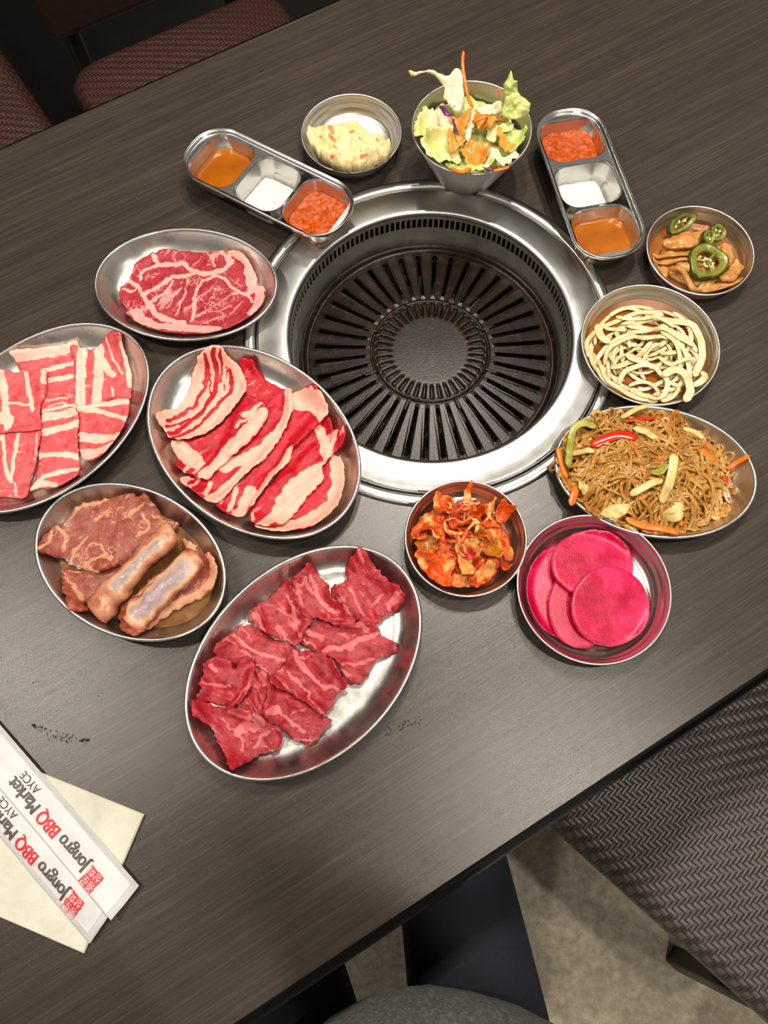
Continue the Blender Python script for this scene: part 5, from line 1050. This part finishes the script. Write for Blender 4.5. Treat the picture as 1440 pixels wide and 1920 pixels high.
def sleeve(end_r, end_l, far, zb, label, tbase, tlen, seam_side, seed, stamp):
    """end_r, end_l: corners of the near end; far: a point on the edge that starts at end_r; zb: height of the sleeve's underside"""
    A = KS([end_r, end_l, far, tbase], (zb if np.isscalar(zb) else .0046)+.004); R, Lc, Fp, TB = A
    d = Fp-R; d /= np.linalg.norm(d); wv = np.array([-d[1], d[0]]); wv = wv if wv @ (Lc-R) > 0 else -wv     # d: along toward the far end, wv: across from right edge to left edge
    W = abs((Lc-R) @ wv); sk = (Lc-R) @ d; LEN = 0.215
    e = empty('chopstick_sleeve', (R[0], R[1], 0)); tag(e, label, 'chopstick sleeve', 'paper chopstick sleeves')
    def puff(u, v):   # u along, v across 0..W
        q = np.clip(v/W, 0, 1); b = np.clip(np.minimum(q-.12, .88-q)/.22, 0, 1)
        b = b*b*(3-2*b); en = sstep(u, .006, .032)
        return zb(u, v)+.0008+.0020*b*en+.0010*(fbm(u*60, v*90, seed, 3)-.5)*sstep(u, .004, .015)
    zb0 = zb; zb = (lambda u, v: zb0+0*u) if np.isscalar(zb0) else zb0
    nu, nv = 90, 26
    U, Vv = np.meshgrid(np.linspace(0, LEN, nu), np.linspace(0, W, nv))
    def world(u, v, z_): 
        s = sk*v/W*(1-sstep(u, 0, .1)); p = R+np.outer(u+s, d)+np.outer(v, wv); return np.c_[p-R, z_]
    zt = puff(U.ravel(), Vv.ravel()); T = world(U.ravel(), Vv.ravel(), zt); Bm = world(U.ravel(), Vv.ravel(), zb(U.ravel(), Vv.ravel())+.0001*0)
    n = nu*nv; Fc = [(j*nu+i, j*nu+i+1, (j+1)*nu+i+1, (j+1)*nu+i) for j in range(nv-1) for i in range(nu-1)]
    bd = [i for i in range(nu)]+[j*nu+nu-1 for j in range(1, nv)]+[(nv-1)*nu+i for i in range(nu-2, -1, -1)]+[j*nu for j in range(nv-2, 0, -1)]
    Fa = Fc+[tuple(i+n for i in f)[::-1] for f in Fc]+[(bd[i], bd[(i+1) % len(bd)], bd[(i+1) % len(bd)]+n, bd[i]+n) for i in range(len(bd))]
    fix_normals(mesh_obj('wrapper', np.vstack([T, Bm]), Fa, M['paper'], e))
    # crimped seams: ridges along one edge and short ones across the end
    mb = MB()
    v0s = [.0008+.0009*k for k in range(4)]; v0s = [W-v for v in v0s] if seam_side else v0s
    for v0 in v0s:
        u = np.linspace(.002, LEN-.002, 120); p = world(u, np.full(120, v0)+.00012*np.where(np.arange(120) % 2, 1, -1), puff(u, np.full(120, v0))+.0002)
        mb.add(sweep(p, .00026, .00026, 5, 1.0))
    for k in range(26):
        v = np.full(4, .0015+(W-.003)*k/25); u = np.linspace(.0008, .0062, 4); mb.add(sweep(world(u, v, puff(u, v)+.0002), .00030, .00026, 5, 1.0))
    mb.build('crimped_seam', M['crimp'], e)
    # print; letters run toward the far end, their tops toward the left edge
    tu, tv = (TB-R) @ d, (TB-R) @ wv; tu -= sk*tv/W*(1-float(sstep(tu, 0, .1)))
    parts = [('Jongro ', 'ink'), ('BBQ ', 'redink'), ('Market', 'ink')]; x = 0; size = 1.0; meshes = []
    full, _ = text_mesh('Jongro BBQ Market', 1.0, None, 0.02); k = tlen/(full[:, 0].max()-full[:, 0].min())
    HH = 0.0106/0.73
    pre = ''
    for body, mt in parts:
        V, Fc = text_mesh(body.strip(), 1.0, None, 0.030); 
        if pre:
            Wd = text_mesh(pre+body.strip(), 1.0, None, 0.034)[0][:, 0].max(); x = Wd-V[:, 0].max()
        else: x = 0
        pre += body
        meshes.append((np.c_[(V[:, 0]+x)*k, V[:, 1]*HH], Fc, mt))
    xm = meshes[-1][0][:, 0]
    V, Fc = text_mesh('AYCE', 1.0, None, 0.008); ka = (xm.max()-xm.min())*.62/(V[:, 0].max())
    meshes.append((np.c_[V[:, 0]*ka+xm.min()+(xm.max()-xm.min())*.30, V[:, 1]*ka*1.05-.0080], Fc, 'ink'))
    for P2, Fc, mt in meshes:
        u = tu+P2[:, 0]; v = np.clip(tv+P2[:, 1], .0005, W-.0005)
        mesh_obj('lettering', world(u, v, puff(u, v)+.00035), Fc, M[mt], e, smooth=False)
    # square red seal with four white characters
    sc = KS([stamp], zb0+.004 if np.isscalar(zb0) else .008)[0]; su, sv = (sc-R) @ d, (sc-R) @ wv; su -= sk*sv/W*(1-float(sstep(su, 0, .1)))
    Sz = .0150; g = np.linspace(-.5, .5, 13)
    gx, gy = np.meshgrid(g, g); gx = gx.ravel()*Sz*.92; gy = gy.ravel()*Sz
    ed = (np.abs(gx) > Sz*.45) | (np.abs(gy) > Sz*.49); gx = gx+np.where(ed, (vnoise(gx*900, gy*900, seed)-.5)*.0014, 0); gy = gy+np.where(ed, (vnoise(gx*900+9, gy*900, seed)-.5)*.0014, 0)
    u = su+gx; v = np.clip(sv+gy, .0004, W-.0004)
    sf = [(j*13+i, j*13+i+1, (j+1)*13+i+1, (j+1)*13+i) for j in range(12) for i in range(12)]
    seal = mesh_obj('seal', world(u, v, puff(u, v)+.00022), sf, M['redink'], e, smooth=False)
    for ch, ox, oy in (('종', -.44, .02), ('로', .02, .04), ('상', -.44, -.46), ('회', .02, -.46)):
        V, Fc = text_mesh(ch, 1.0, None, 0.0)
        if not len(V): continue
        V = V[:, :2]-V[:, :2].min(0); V = V/V.max(0)*np.array([.40, .42])*Sz
        u = su+V[:, 0]+ox*Sz*.92; v = np.clip(sv+V[:, 1]+oy*Sz, .0004, W-.0004)
        mesh_obj('seal_character', world(u, v, puff(u, v)+.0005), Fc, M['paper'], seal, smooth=False)
    return e
sleeve((1090, 1400), (835, 1775), (55, 197), 0.0042, 'chopstick sleeve lying lower, partly covered by the other one', (650, 1270), .0975, True, 201, (680, 1405))
def lift_over(u, v): return 0.0046+.0036*sstep(v, .017, .029)
sleeve((1305, 1222), (1052, 1545), (250, 0), lift_over, 'upper chopstick sleeve lying over the edge of the other one', (850, 1005), .0975, False, 202, (865, 1157))
# ------------------------------------------------------------------ water drops on the table
t = NT('water_drop'); t.set(Base_Color=lin((40, 36, 33)), Roughness=0.03, IOR=1.33, Alpha=0.20); M['water'] = t.m
mb = MB()
def drop(px, py, r):
    p = at(px, py, 0); n = 10
    mb.add(rings([circ(r*math.cos(q), r*.35*math.sin(q)+.00005, n, p) for q in (0, .5, 1.0, 1.4)], True, True))
KD = Crop(0, 1350, 280/1440)
for i in range(90):
    q = random.random(); x = 300+q*560; y = 40+q*150+abs(random.gauss(0, 1))*60*math.sin(q*3.1)+random.uniform(-8, 8)
    drop(KD.a[0]+x*KD.a[2], KD.a[1]+y*KD.a[2], random.uniform(.0003, .0011))
for i in range(36):
    q = random.random(); drop(722+q*66+random.uniform(-4, 4), 1376-q*24+random.gauss(0, 5), random.uniform(.0003, .0012))
for px, py in ((185, 1305), (192, 1300), (190, 1312), (340, 1350), (62, 1280), (72, 1278), (535, 213), (537, 211), (822, 1525), (580, 1508)): drop(px, py, random.uniform(.0006, .0011))
tag(mb.build('water_droplets', M['water']), 'scattered tiny water droplets on the dark tabletop', 'water', kind='stuff')

# ------------------------------------------------------------------ chairs, wall, the person taking the picture
M['weave'] = weave('brown_woven_vinyl', (30, 24, 23), (86, 75, 73))
M['weave_red'] = weave('dark_reddish_woven_vinyl', (40, 22, 19), (70, 42, 36))
M['brownvinyl'] = plain('dark_brown_vinyl', (34, 16, 12), (44, 24, 18), 0.5, 80, 0.2)
V, Fc = box(5.0, 0.10, 2.6, (0.3, 1.66, -TZ))
ca, sa = math.cos(TA), math.sin(TA)
M['wallblack'] = plain('black_panelling', (10, 10, 11), (18, 17, 17), 0.7, 40, 0.2)
tag(mesh_obj('wall_back', np.c_[V[:, 0]*ca-V[:, 1]*sa, V[:, 0]*sa+V[:, 1]*ca, V[:, 2]], Fc, M['wallblack'], smooth=False), kind='structure')
def cushion(w_, d_, h_, bev, c=(0, 0, 0), crown=0.012, nx=36):
    """upholstered seat: softly crowned top with rolled edges"""
    L = []
    for a in np.linspace(-np.pi/2, np.pi/2, 11):
        o_ = bev*(1-math.cos(a)); L.append(rrect(w_-2*o_, d_-2*o_, .05, h_/2+(h_/2)*math.sin(a), 6))
    for k in (.9, .75, .55, .3, .02):
        q = L[10].copy(); q[:, :2] *= k; q[:, 2] = h_+crown*(1-k**2); L.append(q)
    V, Fc = rings(L); return V+np.array(c), Fc
def chair(c, rot, label, wv, w_=.44, d_=.44, back=True, dz=0.0):
    e = empty('dining_chair', (c[0], c[1], -TZ), rot); tag(e, label, 'chair', 'woven vinyl dining chairs')
    mesh_obj('seat', *cushion(w_, d_, .055, .024, (0, 0, .385+dz)), M[wv], e)
    mesh_obj('seat_base', *box(w_-.05, d_-.05, .02, (0, 0, .366+dz), .004), M['blackmetal'], e)
    for sx in (-1, 1):
        for sy in (-1, 1):
            x, y = sx*(w_/2-.03), sy*(d_/2-.03)
            mesh_obj('leg', *rings([rrect(.030, .030, .004, zz, 3, (x+sx*q, y+sy*q)) for zz, q in ((0, .012), (.37+dz, 0))]), M['blackmetal'], e)
    if back:
        V, Fc = box(w_*.95, .045, .42, (0, -d_/2-.03, .47), .018); mesh_obj('backrest', V, Fc, M['brownvinyl' if wv == 'weave_red' else wv], e)
        for sx in (-1, 1): mesh_obj('back_post', *box(.028, .028, .50, (sx*(w_/2-.05), -d_/2-.065, .37), .004), M['blackmetal'], e)
    return e
# each chair's local +y points at the table
chair((0.452, 0.012), math.radians(47.4), 'brown woven vinyl chair at the lower right, on the near side of the table', 'weave', .44, .44)
chair((-0.262, 1.078), math.radians(30+180), 'reddish-brown woven vinyl chair across the table at the upper left', 'weave_red', .40, .40)
chair((-0.745, 0.998), math.radians(33+180), 'reddish-brown woven vinyl chair cut by the left frame edge', 'weave_red', .40, .40)
# person
M['skin'] = plain('skin', (196, 146, 118), (206, 158, 130), 0.5, 30, 0.1, sss=0.1)
M['navy'] = plain('navy_trousers', (8, 12, 24), (13, 19, 36), 0.85, 200, 0.3, 900)
t = NT('grey_fleece'); t.l(t.ramp(t.noise(260, 5, 0.7), [(0.34, (36, 34, 31)), (0.5, (92, 88, 80)), (0.68, (150, 144, 132))]), t.p.inputs['Base Color']); t.set(Roughness=0.95, Sheen_Weight=0.3); t.bump(t.noise(330, 5, 0.75), 1.0, 0.006); M['fleece'] = t.m
M['hair'] = plain('dark_hair', (16, 12, 10), (30, 22, 18), 0.45, 200, 0.5, 500)
M['shoe'] = plain('black_shoe', (14, 14, 15), (26, 26, 28), 0.5)
def skinned(name, joints, edges, mat, parent=None, sub=2, root=0, disp=None):
    me = bpy.data.meshes.new(name); me.from_pydata([j[0] for j in joints], edges, []); me.update()
    o = bpy.data.objects.new(name, me); COL.objects.link(o)
    o.modifiers.new('skin', 'SKIN'); sv = me.skin_vertices[0].data
    for i, j in enumerate(joints): r = j[1]; sv[i].radius = r if isinstance(r, tuple) else (r, r)
    sv[root].use_root = True
    o.modifiers['skin'].use_smooth_shade = True
    m = o.modifiers.new('sub', 'SUBSURF'); m.levels = sub; m.render_levels = sub
    me.materials.append(mat)
    if disp:
        tx = bpy.data.textures.new(name+'_pile', 'CLOUDS'); tx.noise_scale = disp[1]
        m2 = o.modifiers.new('sub2', 'SUBSURF'); m2.levels = 2; m2.render_levels = 2
        d = o.modifiers.new('pile', 'DISPLACE'); d.texture = tx; d.strength = disp[0]; d.texture_coords = 'GLOBAL'
    if parent: o.parent = parent
    return o
PX, PY = 0.02, -0.43
J = [((PX, PY, -.21), (.15, .11)), ((PX, PY+.01, -.02), (.14, .11)), ((PX, PY+.02, .16), (.15, .11)), ((PX, PY+.02, .27), (.08, .07)), ((PX, PY+.04, .36), .052), ((PX, PY+.07, .44), (.072, .085)), ((PX, PY+.08, .52), (.076, .09)), ((PX, PY+.08, .575), (.06, .07))]
Ed = [(0, 1), (1, 2), (2, 3), (3, 4), (4, 5), (5, 6), (6, 7)]
for sx in (-1, 1):
    b = len(J)
    J += [((PX+sx*.17, PY+.02, .24), .055), ((PX+sx*.26, PY+.16, .30), .042), ((PX+sx*.15, PY+.30, .52), .034), ((PX+sx*.085, PY+.375, .655), .026), ((sx*.085, PY+.405, .695), (.020, .028))]
    Ed += [(2, b), (b, b+1), (b+1, b+2), (b+2, b+3), (b+3, b+4)]
    for f in range(4):
        c = len(J); y0 = PY+.400+.001*f
        J += [((sx*.080, y0+.004, .700+.012*(f-1.5)), .0085), ((sx*.058, y0+.016, .702+.012*(f-1.5)), .0078), ((sx*.046, y0+.010, .702+.012*(f-1.5)), .0070)]; Ed += [(b+4, c), (c, c+1), (c+1, c+2)]
    c = len(J); J += [((sx*.088, PY+.392, .722), .0100), ((sx*.072, PY+.380, .738), .0090)]; Ed += [(b+4, c), (c, c+1)]
for sx, hx, kx in ((-1, -.10, -.17), (1, .11, .055)):
    b = len(J)
    J += [((PX+hx*.8, PY+.03, -.235), .075), ((kx, -.02, -.215), .056), ((kx+.005, .03, -.47), .048), ((kx, .01, -.69), .036), ((kx, .09, -.715), .030)]
    Ed += [(0, b), (b, b+1), (b+1, b+2), (b+2, b+3), (b+3, b+4)]
person = skinned('person', J, Ed, M['skin']); person.location = (0, 0, 0)
tag(person, 'seated person in grey fleece and navy trousers at the bottom edge', 'person')
TJ = [((PX, PY, -.215), (.165, .115))]; TE = []
for sx, hx, kx in ((-1, -.10, -.17), (1, .11, .055)):
    b = len(TJ); TJ += [((PX+hx*.8, PY+.04, -.232), .090), ((.45*kx+.55*(PX+hx*.8), -.20, -.222), .074), ((kx, -.01, -.225), .060), ((kx+.005, .045, -.30), .060), ((kx+.005, .03, -.47), .060), ((kx, .01, -.665), .056)]
    TE += [(0, b)]+[(b+i, b+i+1) for i in range(5)]
skinned('trousers', TJ, TE, M['navy'], person)
FJ = [((PX, PY, -.20), (.185, .15)), ((PX+.05, PY+.10, -.09), (.25, .25)), ((PX, PY+.02, .06), (.170, .150)), ((PX, PY+.02, .18), (.165, .125)), ((PX, PY+.02, .265), (.09, .08))]
FE = [(0, 1), (1, 2), (2, 3), (3, 4)]
for sx in (-1, 1):
    b = len(FJ); FJ += [((PX+sx*.175, PY+.02, .235), .072), ((PX+sx*.265, PY+.16, .30), .060), ((PX+sx*.15, PY+.30, .52), .048), ((PX+sx*.105, PY+.345, .615), .042)]
    FE += [(3, b), (b, b+1), (b+1, b+2), (b+2, b+3)]
skinned('fleece_jacket', FJ, FE, M['fleece'], person, 2, 0, (.008, .006))
skinned('hair', [((PX, PY+.03, .46), (.078, .07)), ((PX, PY+.055, .56), (.088, .090)), ((PX, PY+.07, .60), (.07, .08))], [(0, 1), (1, 2)], M['hair'], person)
for sx, kx in ((-1, -.17), (1, .055)): skinned('shoe', [((kx, -.02, -.71), .042), ((kx, .06, -.712), .044), ((kx, .14, -.72), .034)], [(0, 1), (1, 2)], M['shoe'], person)
for sx in (-1, 1): skinned('ear', [((PX+sx*.074, PY+.075, .49), (.008, .018)), ((PX+sx*.078, PY+.07, .52), (.008, .016))], [(0, 1)], M['skin'], person)
skinned('nose', [((PX, PY+.160, .515), .008), ((PX, PY+.182, .485), .012)], [(0, 1)], M['skin'], person)
for sx in (-1, 1): skinned('eye', [((PX+sx*.030, PY+.158, .515), .010), ((PX+sx*.034, PY+.158, .515), .010)], [(0, 1)], M['hair'], person)
skinned('mouth', [((PX-.02, PY+.152, .452), .006), ((PX+.02, PY+.152, .452), .006)], [(0, 1)], M['redink'], person)
#@@TAIL
for o in list(COL.objects):
    if o.parent is None: o.location.z += TZ
